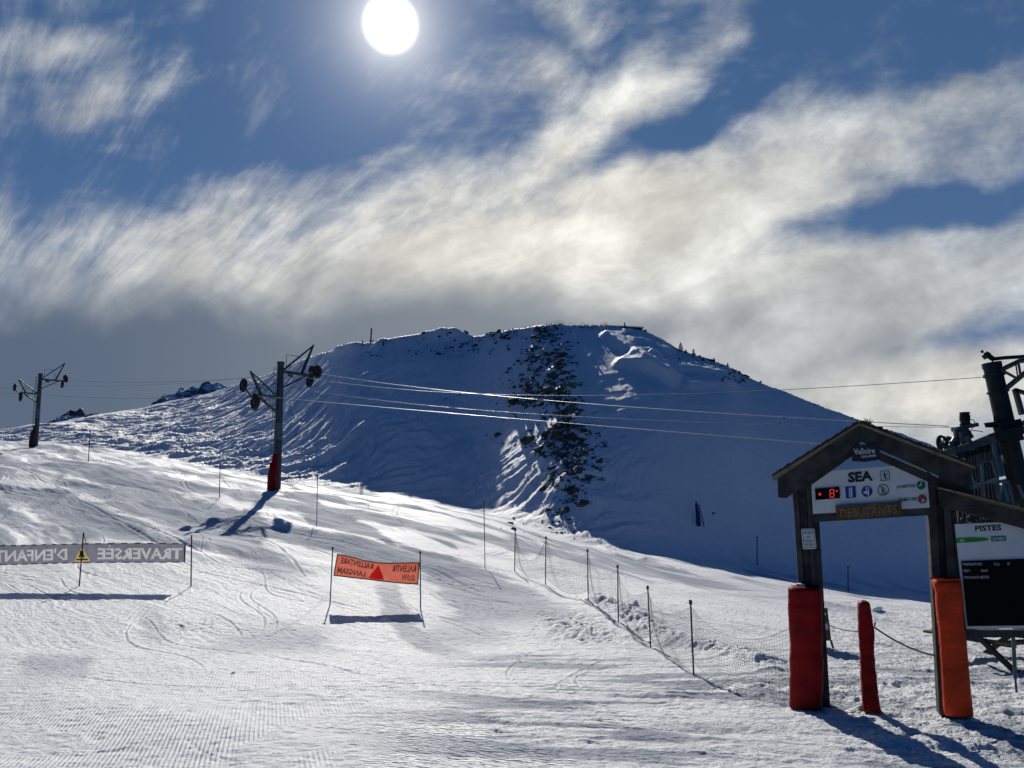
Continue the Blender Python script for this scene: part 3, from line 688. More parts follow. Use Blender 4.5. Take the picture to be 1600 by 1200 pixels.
for k, ((px, py), s_, lab) in enumerate(BIG):
    p = G(px, py, 40); mb = MB(); s_ *= .75; rock_at(mb, p, s_ * 1.1, s_ * .8, s_ * .8, RGB[k], yaw=.4)
    recenter(tag(mb.build('boulder', M['rock']), lab, 'boulder', 'boulders on the hill'), p)
def snow_lump(px, py, s_, lab):
    p = G(px, py); mb = MB(); rock_at(mb, p, s_ * 1.3, s_ * .8, s_ * .6, RGB[int(px) % 6]); o = mb.build('snow_block', M['snowcap']); recenter(tag(o, lab, 'snow block', 'loose blocks of snow'), p)
snow_lump(990, 945, .17, 'lumpy block of snow behind the net, right of the fourth net post')
snow_lump(1371, 953, .16, 'grey snow block lying beyond the gate, right of the short red post')
snow_lump(362, 1053, .05, 'tiny dark crumb of snow in the middle of the groomed foreground')

LEAF = mat('dry_grass', (.16, .12, .06), .9, noise=(4, .4)); NEEDLE = mat('dark_needles', (.018, .030, .022), .9, noise=(3, .5)); BARK = mat('dark_bark', (.05, .04, .03), .9, noise=(6, .4), bump=(10, .8))
def tuft(px, py, n, h, w, lab, name='grass_tuft', base=None, m=None, thick=.012):
    p = base or G(px, py, 40); mb = MB()
    for i in range(n):
        b = p + Vector((rng.gauss(0, w * .45), rng.gauss(0, w * .3), 0)); hh = h * rng.uniform(.4, 1.1); lean = Vector((rng.gauss(0, .35), rng.gauss(0, .3), 0)) * hh
        if base is None: b.z = float(gz(b.x, b.y)[0]) - .03
        mb.tube([b, b + lean * .35 + Vector((0, 0, hh * .6)), b + lean + Vector((0, 0, hh))], [thick, thick * .7, thick * .2], 3, cap=False)
    recenter(tag(mb.build(name, m or LEAF), lab, 'grass', 'dry grass tufts', 'stuff'), p)
tuft(872, 507, 60, .55, 1.5, 'pale dry grass tuft at the very top of the rocky rib')
tuft(916, 511, 45, .4, 1.2, 'low dry grass tuft on the crest just right of the rib')
tuft(945, 510, 26, .55, .5, 'tall sparse dry grass tuft on the crest left of the flat-topped wall')
tuft(760, 523, 40, .25, 1.8, 'short dark grass tuft on the crest left of the rib')
def conifer(px, py, h, lab):
    p = G(px, py, 40); p.z -= .1; t = thing('young_conifer', p, lab, 'tree', 'young conifers on the crest')
    MB().tube([p, p + Vector((.03, 0, h * .5)), p + Vector((0, 0, h))], [h * .035, h * .02, .005], 6).build('trunk', BARK, t)
    mb = MB()
    for i in range(int(26)):
        f = i / 26; z = h * (.12 + .88 * f); L = h * .34 * (1 - f) ** .8 * rng.uniform(.5, 1.15) + .03
        for q in range(5):
            an = rng.uniform(0, 6.28); d = Vector((math.cos(an), math.sin(an), rng.uniform(-.15, .25))) * L; b = p + Vector((0, 0, z)); w = Vector((-d.y, d.x, 0)).normalized() * L * .16
            mb.add([b, b + d * .6 + w, b + d, b + d * .6 - w + Vector((0, 0, -.03))], [(0, 1, 2, 3)])
            for s_ in (.4, .7):
                c = b + d * s_; mb.add([c, c + w * 1.6 + d * .15, c + d * .25], [(0, 1, 2)]); mb.add([c, c - w * 1.6 + d * .15, c + d * .25], [(0, 1, 2)])
    mb.build('crown', NEEDLE, t)
conifer(1064, 549, 1.0, 'tallest dark young conifer on the right crest of the hill')
conifer(1084, 555, .75, 'second dark young conifer on the crest, right of the tallest')
conifer(1072, 552, .5, 'low bushy conifer between the two taller ones on the crest')
conifer(1116, 565, .5, 'small lone conifer on the crest above the dark rocks')
conifer(1137, 572, .4, 'tiny lone conifer farthest down the right crest')

# crest wall and post
a, b = P(962, 517, 74.6), P(1004, 520, 74.6); mb = MB()
mb.prism([P(952, 509.5, 74.6), P(1004, 512, 74.6), P(1004, 521, 74.6), P(952, 519, 74.6)], [P(952, 509.5, 74.6) + Vector((0, 2, 0)), P(1004, 512, 74.6) + Vector((0, 2, 0)), P(1004, 521, 74.6) + Vector((0, 2, 0)), P(952, 519, 74.6) + Vector((0, 2, 0))])
w = thing('crest_wall', P(980, 519, 74.6), 'low flat-topped dark wall half buried in the snow on the crest', 'wall'); mb.build('wall_face', M['wood'], w)
MB().prism([P(950, 508, 74.5), P(1006, 510.5, 74.5), P(1006, 512, 74.5), P(950, 509.5, 74.5)], [v + Vector((0, 2.2, 0)) for v in (P(950, 508, 74.5), P(1006, 510.5, 74.5), P(1006, 512, 74.5), P(950, 509.5, 74.5))]).build('coping', M['snowcap'], w)
MB().tube([P(976, 509, 74.8), P(976, 504, 74.8)], .06, 5).build('stub_post', M['wood'], w)
p = G(579, 536, 50); t = thing('crest_post', p, 'lone thin wooden post standing on the left crest', 'post')
MB().tube([p - Vector((0, 0, .3)), P(580.5, 513, p.y)], .09, 6).build('shaft', M['wood'], t); MB().bar(P(577, 533, p.y - .1), P(584, 532.5, p.y - .1), .06, .12).build('foot_board', M['wood'], t)
for x, lab in ((566, 'short dark stub left of the tall post on the crest'), (599, 'short dark stub right of the tall post on the crest')):
    p = G(x, 540, 50); o = MB().tube([p - Vector((0, 0, .2)), p + Vector((.02, 0, .5))], .08, 6).build('stub_post', M['wood']); recenter(tag(o, lab, 'post', 'stub posts on the crest'), p)

# ------------------------------------------------------------------ drag-lift towers (local frame: x along the arms, y along the cable)
K = 47 / 1200 * 1.01; LINE = Vector((-.735, .678, 0)); ARM = Vector((.678, .735, 0))
def tower():
    t = thing('lift_tower', (0, 0, 0), '', 'lift tower', 'drag lift towers')
    L = lambda dx, py, dy=0.0: Vector((dx * K / .678 * .83, dy * .9, (765 - py) * K))   # dx: photo pixels from the pole axis
    mb = MB(); mb.tube([L(0, 772), L(0, 700), L(0, 562)], [.24, .235, .205], 16); mb.tube([L(0, 566), L(0, 561.5)], .235, 16); mb.build('pole', M['dsteel'], t)
    mb = MB(); mb.tube([L(0, 661.5), L(0, 688)], .243, 16); mb.build('number_plate', M['steel'], t)
    mb = MB()
    for s_ in (-1, 1):
        mb.bar(L(2, 577, s_ * .16), L(52, 577, s_ * .16), .07, .12)
        mb.tube([L(4, 574, s_ * .12), L(49, 525, 0)], .055, 6); mb.tube([L(49, 524, 0), L(31, 577, s_ * .14)], .06, 6)
        mb.tube([L(3, 604, s_ * .1), L(36, 580, s_ * .14)], .05, 6)
    mb.tube([L(8, 574), L(8, 548), L(28, 548)], .022, 5); mb.tube([L(26, 577), L(32, 556)], .022, 5)
    for x in (16, 30, 44): mb.bar(L(x, 577, -.18), L(x, 577, .18), .06)
    mb.bar(L(10, 582, -.2), L(20, 582, .2), .12, .16)
    mb.build('right_arm', M['dsteel'], t)
    mb = MB()
    for s_ in (-1, 1):
        mb.bar(L(-2, 620, s_ * .16), L(-38, 620, s_ * .16), .07, .12)
        mb.tube([L(-26, 620, s_ * .13), L(-43, 583, 0)], .065, 6); mb.tube([L(-43, 583, 0), L(-5, 617, s_ * .12)], .04, 6)
        mb.tube([L(-2, 645, s_ * .1), L(-30, 622, s_ * .13)], .055, 6)
    mb.tube([L(-33, 603), L(-18, 603), L(-14, 606), L(-14, 618)], .022, 5); mb.tube([L(-34, 620), L(-34, 608), L(-20, 609)], .02, 5)
    for x in (-10, -24, -36): mb.bar(L(x, 620, -.18), L(x, 620, .18), .06)
    mb.build('left_arm', M['dsteel'], t)
    def wheel(c, r, tilt=0.0):
        ax = Vector((1, 0, tilt)).normalized(); w = MB(); r *= .92; w.disc(c, ax, r * .8, .03, 24).torus(c, ax, r, .055, 28, 8).torus(c + ax * .05, ax, r * .93, .03, 28, 6).torus(c - ax * .05, ax, r * .93, .03, 28, 6)
        o = w.build('sheave', M['rubber'], t); h = MB(); u = ax.orthogonal().normalized(); v = ax.cross(u)
        for k in range(6): h.bar(c, c + (u * math.cos(k * 1.047) + v * math.sin(k * 1.047)) * r, .045, .03, up=ax)
        h.disc(c, ax, .10, .2, 12); h.build('spokes', M['dsteel'], o)
    wheel(L(51, 571, -.45), .44, .2); wheel(L(53, 568, .35), .40, .25); wheel(L(48, 586, .3), .38, .0)
    wheel(L(-47, 605, .45), .42, .0); wheel(L(-38, 633, -.35), .50, .0)
    mb = MB(); mb.bar(L(46, 578, -.55), L(46, 574, .5), .07, .12); mb.bar(L(51, 566, -.5), L(54, 566, .4), .05, .1); mb.build('right_sheave_frame', M['dsteel'], t)
    mb = MB(); mb.bar(L(-46, 606, .5), L(-38, 632, -.4), .06, .12); mb.bar(L(-40, 622, .2), L(-36, 622, -.2), .1, .16); mb.build('left_sheave_frame', M['dsteel'], t)
    mb = MB()
    for s_ in (-.16, .16): mb.tube([L(-8, 712, s_), L(-8, 570, s_)], .018, 5)
    for i in range(24): mb.tube([L(-8, 712 - i * 6, -.16), L(-8, 712 - i * 6, .16)], .012, 4)
    for y in (600, 650, 690): mb.tube([L(-8, y), L(0, y)], .02, 4)
    mb.build('ladder', M['steel'], t)
    return t
tw = tower()
F = G(432.5, 764, 40); tw.location = F; ry = math.atan2(ARM.y, ARM.x); tw.rotation_euler = (0, R(1.3), 0)
rot = Matrix.Rotation(ry, 3, 'Z')
def lean(deg_right, deg_away=0):
    return (Matrix.Rotation(R(deg_right), 3, 'Y') @ Matrix.Rotation(R(deg_away), 3, 'X') @ rot).to_euler()
tw.rotation_euler = lean(-1.2); tw['label'] = 'nearer lift tower with a red pad at its foot and a long shadow'
# the pads are of each tower's own colour
def tower_pad(t, m, sc, lab):
    L = lambda dx, py, dy=0.0: Vector((dx * K / .678 * .83, dy, (765 - py) * K)); o0 = t.location.copy(); mb = MB()
    mb.tube([L(-8, 768, -.1), L(-8, 745, -.1), L(-7, 735, -.1), L(-6.5, 727, -.1), L(-5, 722, -.1), L(-5, 710, -.1)], [.30, .29, .27, .25, .18, .17], 10)
    t.location = (0, 0, 0); o = mb.build('foot_pad', m, t); t.location = o0
    mb = MB(); mb.tube([L(-5, 710.5, -.1), L(-5, 709, -.1)], [.15, .08], 8); t.location = (0, 0, 0); mb.build('snow_cap', M['snowcap'], t); t.location = o0
tw2 = copy_tree(tw); F2 = G(55.5, 697, 60); tw2.location = F2; tw2.rotation_euler = lean(-2.2)
tw2['label'] = 'farther lift tower at the left edge, dark padding round its foot'
S2 = F2.y / F.y * (115 / 200) ; tw2.scale = (S2,) * 3
tower_pad(tw, M['red'], 1, ''); tower_pad(tw2, M['darkred'], 1, '')
def tloc(t, dx, py, dy=0.0):
    S = t.scale[0]; return t.location + t.rotation_euler.to_matrix() @ (Vector((dx * K / .678 * .83, dy, (765 - py) * K)) * S)

# cables
def cable(a, b, sag, r, name, lab, n=40, m='cable', grp='lift cables'):
    a, b = Vector(a), Vector(b); pts = [a.lerp(b, k / n) - Vector((0, 0, sag * 4 * (k / n) * (1 - k / n))) for k in range(n + 1)]
    o = MB().tube(pts, r, 5).build(name, M[m]); recenter(tag(o, lab, 'cable', grp), a)
TERM_Y = 19.0
cable(tloc(tw, 53, 571), P(1482, 666, TERM_Y), .35, .011, 'haul_cable', 'upper bright cable from the red-padded tower to the drive station')
cable(tloc(tw, -38, 621), P(1474, 709, TERM_Y - .3), .05, .011, 'haul_cable', 'lower bright cable from the red-padded tower, passing behind the gate roof')
cable(tloc(tw2, 51, 573), tloc(tw, 50, 571), .45, .014, 'haul_cable', 'upper cable between the two towers')
cable(tloc(tw2, -38, 621), tloc(tw, -38, 621), .35, .014, 'haul_cable', 'lower cable between the two towers')
cable(tloc(tw2, 51, 573), tloc(tw2, 51, 573) + Vector((-70, 62, 8)), .3, .014, 'haul_cable', 'cable running off to the left past the farther tower, upper one')
cable(tloc(tw2, -38, 621), tloc(tw2, -38, 621) + Vector((-70, 62, 8)), .3, .014, 'haul_cable', 'cable running off to the left past the farther tower, lower one')
cable(tloc(tw, 4, 580), P(1541, 589, 20), .9, .009, 'signal_wire', 'thin wire from the nearer tower to the top of the drive station pole', m='steel')
cable(tloc(tw, 4, 600), P(1500, 668, 20), .55, .007, 'signal_wire', 'thinnest faint wire between the two haul cables, ending at the motor', m='steel')
cable(tloc(tw2, 4, 590), tloc(tw, 4, 580), .5, .008, 'signal_wire', 'thin wire between the two towers', m='steel')

# ------------------------------------------------------------------ planes facing the camera side: outlines are read off in photo pixels
class Plane:
    def __init__(s, a, b):
        s.o = Vector(a); d = Vector(b) - s.o; d.z = 0; s.x = d.normalized(); s.n = Vector((s.x.y, -s.x.x, 0))   # n points to the camera
        s.up = Vector((0, 0, 1))
    def p(s, px, py, d=0.0):            # point of the plane shifted d towards the camera
        r = Vector(ray(px, py)); o = s.o + s.n * d; t = o.dot(s.n) / r.dot(s.n); return r * t
    def front(s, pts, d=0.0): return [s.p(x, y, 0) + s.n * d for x, y in pts]
    def prism(s, mb, pts, d0, d1):      # outline as seen at depth d0, pushed straight back to d1
        f = s.front(pts, 0); return mb.prism([v + s.n * d0 for v in f], [v + s.n * d1 for v in f])
    def quad(s, bl, br, tr, tl, d=0.0):
        q = [s.p(*c) + s.n * d for c in (bl, br, tr, tl)]; return quad4(*q)
GL = G(1283, 1106); GRr = G(1497, 1118)
GP = Plane(P(1283, 1106, GL.y), P(1497, 1118, GL.y - .5))
base = GP.p(1283, 1107)
gate = thing('lift_gate', base, 'weathered wooden gable gate with two padded posts and a white sign', 'gate')

def plank_post(cols, name='post'):
    mb = MB()
    for pts, d0, d1 in cols: GP.prism(mb, pts, d0, d1)
    return mb.build(name, M['wood'], gate, bevel=.006)
plank_post([([(1238, 762), (1247, 760), (1268, 1108), (1259, 1107)], .0, -.20), ([(1247.4, 760), (1259, 757), (1278, 1109), (1268.4, 1108)], -.05, -.18),
            ([(1259.4, 757), (1267, 752), (1285, 1108), (1278.4, 1109)], .01, -.20), ([(1267.4, 752), (1276.5, 748), (1298, 1112), (1285.4, 1110)], -.03, -.22)])
plank_post([([(1447, 735), (1461, 745), (1481, 1118), (1468, 1117)], .0, -.2), ([(1461.3, 745), (1472, 753), (1492, 1119), (1481.4, 1118)], -.08, -.2),
            ([(1472.4, 753), (1483, 758), (1509, 1121), (1492.4, 1119)], .01, -.2), ([(1483.4, 758), (1492, 762), (1521, 1119), (1509.4, 1121)], -.03, -.2)])
mb = MB(); GP.prism(mb, [(1269, 803), (1452, 792.5), (1453.5, 805), (1271, 816)], .012, -.10); mb.build('crossbeam', M['wood'], gate, bevel=.005)
# barge boards and roof
mb = MB(); GP.prism(mb, [(1340, 667), (1345, 692), (1229, 779), (1216, 777.5), (1214.5, 749)], .16, .11); mb.build('barge_board', M['wood'], gate, bevel=.004)
mb = MB(); GP.prism(mb, [(1341, 667), (1345.6, 692), (1498, 760), (1514, 757), (1512, 734)], .16, .11); mb.build('barge_board', M['wood'], gate, bevel=.004)
mb = MB(); GP.prism(mb, [(1342, 694), (1340, 707), (1262, 762), (1240, 768), (1243, 757)], .06, -.02); GP.prism(mb, [(1347, 695), (1344, 706), (1446, 752), (1490, 772), (1490, 758)], .06, -.02); mb.build('inner_rafter', M['wood2'], gate, bevel=.004)
def slope(a, b, n, name):
    f0, f1 = GP.p(*a), GP.p(*b); o = None; mb = MB(); L = (f1 - f0); up = Vector((0, 0, 1)); nrm = L.cross(GP.n).normalized(); nrm = nrm if nrm.z > 0 else -nrm
    for k in range(n):                      # boards run from front to back, lapped
        q0 = f0 + L * (k / n); q1 = f0 + L * ((k + 1.12) / n) if k < n - 1 else f0 + L
        e = .018 * rng.random(); lift = nrm * (.012 + .004 * (k % 2)); th = nrm * .022
        fr = GP.n * (.23 + e); bk = -GP.n * (1.05 + e)
        mb.prism([q0 + fr, q1 + fr, q1 + fr + th, q0 + fr + th + lift], [q0 + bk, q1 + bk, q1 + bk + th, q0 + bk + th + lift])
    return mb.build(name, M['wood2'], gate)
r1 = slope((1340, 663.5), (1207, 746), 9, 'roof_slope'); r2 = slope((1340, 663.5), (1518, 731), 10, 'roof_slope')
for a, b in (((1340, 666), (1209, 747.5)), ((1341, 666), (1517, 733))):
    q0, q1 = GP.p(*a) + GP.n * .235, GP.p(*b) + GP.n * .235; MB().bar(q0, q1, .018, .028).build('edge_board', M['edge'], r1 if b[0] < 1300 else r2)
def moss(o, a, b, n, s_, m, name):
    mb = MB(); f0, f1 = GP.p(*a), GP.p(*b)
    for _ in range(n):
        t = rng.random(); q = f0.lerp(f1, t) - GP.n * rng.uniform(-.18, .95) + Vector((0, 0, .045)); g = RG[rng.randrange(9)]; k = s_ * rng.uniform(.5, 1.6)
        mb.add([q + Vector((v.x * k * 1.5, v.y * k * 1.5, v.z * k * .55)) for v in g[0]], g[1])
    x = mb.build(name, m, o); x['kind'] = 'stuff'
moss(r2, (1342, 664), (1516, 730), 170, .022, M['moss'], 'moss'); moss(r1, (1339, 664), (1210, 745), 60, .014, M['moss'], 'moss')
moss(r2, (1344, 664), (1400, 686), 25, .03, M['snowcap'], 'snow_crust')
tuft(0, 0, 26, .14, .05, 'green and brown grass tuft sprouting from the ridge of the gate roof', 'grass_tuft', base=GP.p(1358, 668, -.3) + Vector((0, 0, .0)), m=M['moss'], thick=.006)
tuft(0, 0, 14, .16, .10, 'thin bare twigs sprouting from the right slope of the gate roof', 'twig_tuft', base=GP.p(1442, 706, -.6), m=LEAF, thick=.003)
# brackets at the right shoulder
mb = MB(); GP.prism(mb, [(1466, 742), (1516, 757), (1516, 775), (1494, 772), (1466, 757)], .10, .02); mb.build('shoulder_board', M['wood2'], gate, bevel=.004)

# sign board
sg = GP.prism(MB(), [(1267, 746), (1279, 737.5), (1425, 725.5), (1447, 736), (1451.5, 793), (1270, 803)], .05, .02).build('sign_board', M['white'], gate, bevel=.003)
def sq(mb, pts, d=.054, th=.004): return GP.prism(mb, pts, d + th, d)
Q = lambda *c, d=.056: GP.quad(*c, d=d)
mb = MB(); lettering(mb, 'SEA', Q((1324.5, 755), (1363.5, 751.5), (1362, 735.5), (1324, 738.5)), .045); mb.build('heading', M['black'], sg)
mb = MB(); lettering(mb, 'OUVERTURE', Q((1399.5, 764), (1429, 761.5), (1428.5, 756.5), (1399.5, 759)), .02); mb.build('opening_text', M['black'], sg)
mb = MB(); lettering(mb, 'FERMETURE', Q((1402, 784.5), (1432, 782), (1431.5, 776.8), (1402, 779.3)), .02); mb.build('closing_text', M['black'], sg)
def ring_px(cx, cy, r, n=28, rot=0, sy=1.0): return [(cx + r * math.cos(rot + 2 * math.pi * k / n), cy + r * sy * math.sin(rot + 2 * math.pi * k / n)) for k in range(n)]
def disc_px(cx, cy, r, m, name, par, d=.054): mb = MB(); GP.prism(mb, ring_px(cx, cy, r), d + .004, d); return mb.build(name, m, par)
def bar_px(mb, x0, y0, x1, y1, w, d=.060): mb.bar(GP.p(x0, y0) + GP.n * d, GP.p(x1, y1) + GP.n * d, .003, w, up=GP.x if abs(x1 - x0) < abs(y1 - y0) * .3 else (0, 0, 1)); return mb
def line_px(mb, x0, y0, x1, y1, w, d=.058):
    L = math.hypot(x1 - x0, y1 - y0); nx, ny = -(y1 - y0) / L * w / 2, (x1 - x0) / L * w / 2
    GP.prism(mb, [(x0 + nx, y0 + ny), (x1 + nx, y1 + ny), (x1 - nx, y1 - ny), (x0 - nx, y0 - ny)], d + .003, d); return mb
c = disc_px(1438, 758.3, 7.0, M['dgreen'], 'opening_clock', sg); mb = MB(); line_px(mb, 1438, 758.5, 1438, 752.5, 1.3); line_px(mb, 1438.4, 758.5, 1433, 759.3, 1.3, .062); mb.build('clock_hands', M['white'], c)
c = disc_px(1440, 780, 7.2, M['cherry'], 'closing_clock', sg); mb = MB(); line_px(mb, 1440, 779.5, 1440, 786, 1.3); line_px(mb, 1440, 780, 1443.5, 783, 1.3, .062); mb.build('clock_hands', M['white'], c)
# lift pictogram in a thin frame
mb = MB()
for l in ((1374.5, 737, 1388, 735.7), (1388, 735.7, 1389.2, 750), (1389.2, 750, 1376, 751.5), (1376, 751.5, 1374.5, 737)): line_px(mb, *l, .8)
mb.build('pictogram_frame', M['black'], sg)
mb = MB(); line_px(mb, 1380.5, 739, 1382, 747.5, 2.2); line_px(mb, 1382, 743, 1386, 740.5, 1.1, .0615); line_px(mb, 1381.5, 747, 1385, 748.5, 1.2, .065); mb.build('pictogram_skier', M['black'], sg)
# temperature display
b_ = MB(); sq(b_, [(1273, 764), (1311, 761), (1312, 778.5), (1274, 781.5)], .054, .02); dsp = b_.build('temperature_display', M['screen'], sg)
mb = MB()
for l in ((1278, 772.6, 1283, 772.3), (1280.4, 770, 1280.6, 775)): line_px(mb, *l, 1.0, .078 + .002 * (l[0] < 1279))
for l in ((1297, 765.5, 1301.8, 765), (1296.6, 771.3, 1302, 771), (1297, 777.3, 1302.2, 776.8), (1296, 766, 1296.3, 770.8), (1296.3, 772, 1296.6, 777), (1302.3, 765.5, 1302.5, 770.3), (1302.5, 771.6, 1302.8, 776.3)): line_px(mb, *l, .9, .080)
mb.build('red_digits', M['led'], dsp); mb = MB(); GP.prism(mb, ring_px(1306.8, 767.5, 1.2, 10), .084, .080); mb.build('degree_mark', M['led'], dsp)
# blue square with standing figure
b_ = MB(); sq(b_, [(1320, 761), (1336, 759.7), (1337.4, 777.4), (1321.4, 779)]); i1 = b_.build('blue_square', M['blue'], sg)
mb = MB(); line_px(mb, 1326.5, 762.5, 1327, 777, 1.6); line_px(mb, 1329.5, 764.5, 1330, 777, 2.6, .0615); GP.prism(mb, ring_px(1329.3, 763.3, 1.4, 10), .068, .065); mb.build('white_figure', M['white'], i1)
i2 = disc_px(1354, 768, 8.6, M['blue'], 'blue_disc', sg); mb = MB(); line_px(mb, 1352.5, 761, 1352.8, 768, 1.5); line_px(mb, 1356, 761, 1356.4, 776, 1.6, .0615); line_px(mb, 1348.5, 770, 1355.5, 769, 3.4, .065); line_px(mb, 1350, 768.5, 1355, 772.5, 2.4, .0685); mb.build('white_ski_mark', M['white'], i2)
mb = MB(); rr = ring_px(1379.2, 766, 8.3, 32)
f = [GP.p(*q) + GP.n * .058 for q in rr]; mb.tube(f + [f[0], f[1]], .0045, 5, cap=False); i3 = mb.build('prohibition_ring', M['black'], sg)
mb = MB(); line_px(mb, 1373.5, 760, 1385, 772, .8, .060); line_px(mb, 1378, 764, 1379, 769, 1.9, .064); line_px(mb, 1379, 769, 1376.3, 773.5, 1.0, .068); line_px(mb, 1379, 769, 1382, 773, 1.0, .072); line_px(mb, 1378.5, 765, 1383, 764, .8, .076); GP.prism(mb, ring_px(1378, 762, 1.3, 10), .064, .060); mb.build('walking_figure', M['black'], i3)
# carved plank
pk = GP.prism(MB(), [(1305, 790.5), (1406, 784), (1407.5, 805), (1306.5, 812)], .115, .055).build('carved_plank', M['wood3'], gate, bevel=.006)
mb = MB(); lettering(mb, 'DEBUTANTS', GP.quad((1312.5, 809), (1400, 802.5), (1399, 789), (1311.5, 795.5), d=.119), .008); mb.build('carved_letters', M['carved'], pk)
# plum plaque under the ridge
pl = GP.prism(MB(), [(1329.5, 700.5), (1333, 697), (1368, 695.5), (1371.5, 698), (1372.5, 720), (1350, 723.5), (1329.5, 722.5)], .20, .172).build('ridge_plaque', M['plum'], gate, bevel=.003)
mb = MB(); lettering(mb, 'Valloire', GP.quad((1332.5, 712.5), (1364.5, 710), (1364, 701.5), (1331.5, 703), d=.204), .012); lettering(mb, 'GALIBIER', GP.quad((1343, 717.5), (1367, 715), (1366.5, 711.8), (1343, 713.6), d=.204), .02); mb.build('plaque_letters', M['white'], pl)
# small notice on the left post
nb_ = GP.prism(MB(), [(1251.5, 828), (1253, 826.3), (1271, 825.8), (1272.6, 827.3), (1275.6, 855.5), (1274.3, 857.2), (1256, 858.3), (1254.3, 856.6)], .03, .015).build('notice_plate', M['white'], gate)
mb = MB()
for l in ((1253.6, 828.2, 1270.8, 827.7), (1270.8, 827.7, 1273.8, 855), (1273.8, 855, 1256.4, 856), (1256.4, 856, 1253.6, 828.2)): line_px(mb, *l, .7, .032)
for txt, y, w in (('PRIORITE', 834.6, 14), ('AUX', 841, 6.5), ('ECOLES', 847, 12), ('DE SKI', 853, 12)):
    cx = 1262.3 + (y - 834) * .1; lettering(mb, txt, GP.quad((cx - w / 2, y), (cx + w / 2, y - .4), (cx + w / 2, y - 4.4), (cx - w / 2, y - 4), d=.034), .02)
mb.build('notice_text', M['black'], nb_)

# padding
def pad(outline, d0, d1, m, name, parent, puff=.03, rows=10, seed=1, lab=None):
    """stuffed vinyl sleeve: outline rows (y, xl, xr) in photo pixels"""
    ys = np.array([o[0] for o in outline]); xl = np.array([o[1] for o in outline]); xr = np.array([o[2] for o in outline])
    n = 60; mb = MB(); vs = []; K_ = 28
    for i in range(n + 1):
        y = ys[0] + (ys[-1] - ys[0]) * i / n; a = np.interp(y, ys, xl); b = np.interp(y, ys, xr); t = i / n
        e = min(1, (t * n / 1.6 + .25)) ** .6 * min(1, ((1 - t) * n / 1.6 + .35)) ** .6
        wr = .012 * float(fbm(seed, np.array([t * 9]), np.array([seed * 1.7]), 3)[0]) - .010 * math.exp(-((t * rows) % 1 - .5) ** 2 / .004)
        p0, p1 = GP.p(a, y), GP.p(b, y); c = (p0 + p1) / 2 + GP.n * (d0 + d1) / 2; hw = (p1 - p0).length / 2; hd = abs(d0 - d1) / 2
        for k in range(K_):
            an = 2 * math.pi * k / K_; cx, sx = math.cos(an), math.sin(an); q = 4.5
            rr_ = (abs(cx) ** q + abs(sx) ** q) ** (-1 / q)
            wv = 1 + (.02 * float(fbm(seed + 2, np.array([t * 14 + cx]), np.array([sx * 2.]), 3)[0]) + wr / max(hw, .05) * .5)
            vs.append(c + GP.x * hw * cx * rr_ * wv * (1 - .25 * (1 - e)) + GP.n * hd * sx * rr_ * wv * e)
    fs = [(i * K_ + k, i * K_ + (k + 1) % K_, (i + 1) * K_ + (k + 1) % K_, (i + 1) * K_ + k) for i in range(n) for k in range(K_)]
    mb.add(vs, fs, True); mb.add(vs[:K_], [tuple(range(K_))]); mb.add(vs[-K_:], [tuple(range(K_))])
    o = mb.build(name, m, parent)
    if lab: o['label'] = lab
    return o
pad([(915, 1232, 1283), (920, 1231, 1283.5), (960, 1231.5, 1284.5), (1000, 1234, 1285), (1050, 1234, 1286), (1100, 1233.5, 1284), (1106, 1234, 1284)], .22, -.16, M['red'], 'post_pad', gate, rows=1.0001, seed=3, lab='deep red padding round the left post')
o = pad([(904, 1454, 1500), (908, 1456, 1499.5), (925, 1460, 1501.5), (962, 1462, 1504), (985, 1465, 1506), (1030, 1468, 1511), (1080, 1471, 1515), (1118, 1474, 1519)], .16, -.14, M['orange'], 'post_pad', gate, rows=5, seed=6, lab='wrinkled orange-red padding round the right post')
mb = MB(); mb.tube([GP.p(1453, 903, .14), GP.p(1476, 906, .17), GP.p(1500, 905, .14)], .012, 6); mb.build('pad_rim', M['orange'], o)
mb = MB(); g = GP.p(1251, 914, .05); mb.add([g + Vector((v.x * .06, v.y * .08, v.z * .025)) for v in RGB[0][0]], RGB[0][1], True); mb.build('snow_on_pad', M['snowcap'], gate)

# short red bollard between the posts
bt = G(1362, 1112); bp = Plane(bt, bt + GP.x); GP_save = GP; GP = bp
bol = thing('padded_bollard', bt, 'short slim dark red padded post standing between the gate posts', 'bollard')
pad([(938, 1345, 1353), (941, 1341, 1358), (950, 1340, 1360), (968, 1340.5, 1363), (990, 1341, 1366), (1000, 1342, 1366), (1005, 1342, 1365), (1060, 1345, 1369), (1085, 1346.5, 1372), (1100, 1347.5, 1374), (1112, 1348, 1378)], .12, -.12, M['red'], 'padding', bol, rows=3, seed=8)
mb = MB(); mb.tube([bp.p(1366, 980, 0), bp.p(1366, 974, 0), bp.p(1368, 971, 0), bp.p(1367.5, 978, 0)], .006, 5); mb.build('hook', M['dsteel'], bol)
GP = GP_save
def rope(a, b, sag, r, lab, m='rope', n=24):
    pts = [a.lerp(b, k / n) - Vector((0, 0, sag * 4 * (k / n) * (1 - k / n))) for k in range(n + 1)]; o = MB().tube(pts, r, 6).build('rope', M[m]); recenter(tag(o, lab, 'rope', 'ropes at the gate'), a)
rope(bp.p(1366, 980), GP.p(1468, 1026, -.1), .055, .011, 'thick sagging rope from the short red post to the right gate post')
rope(GP.p(1288, 973, -.2) , bp.p(1343, 986.5, -.05), .03, .006, 'thin rope from behind the left gate post to the short red post')

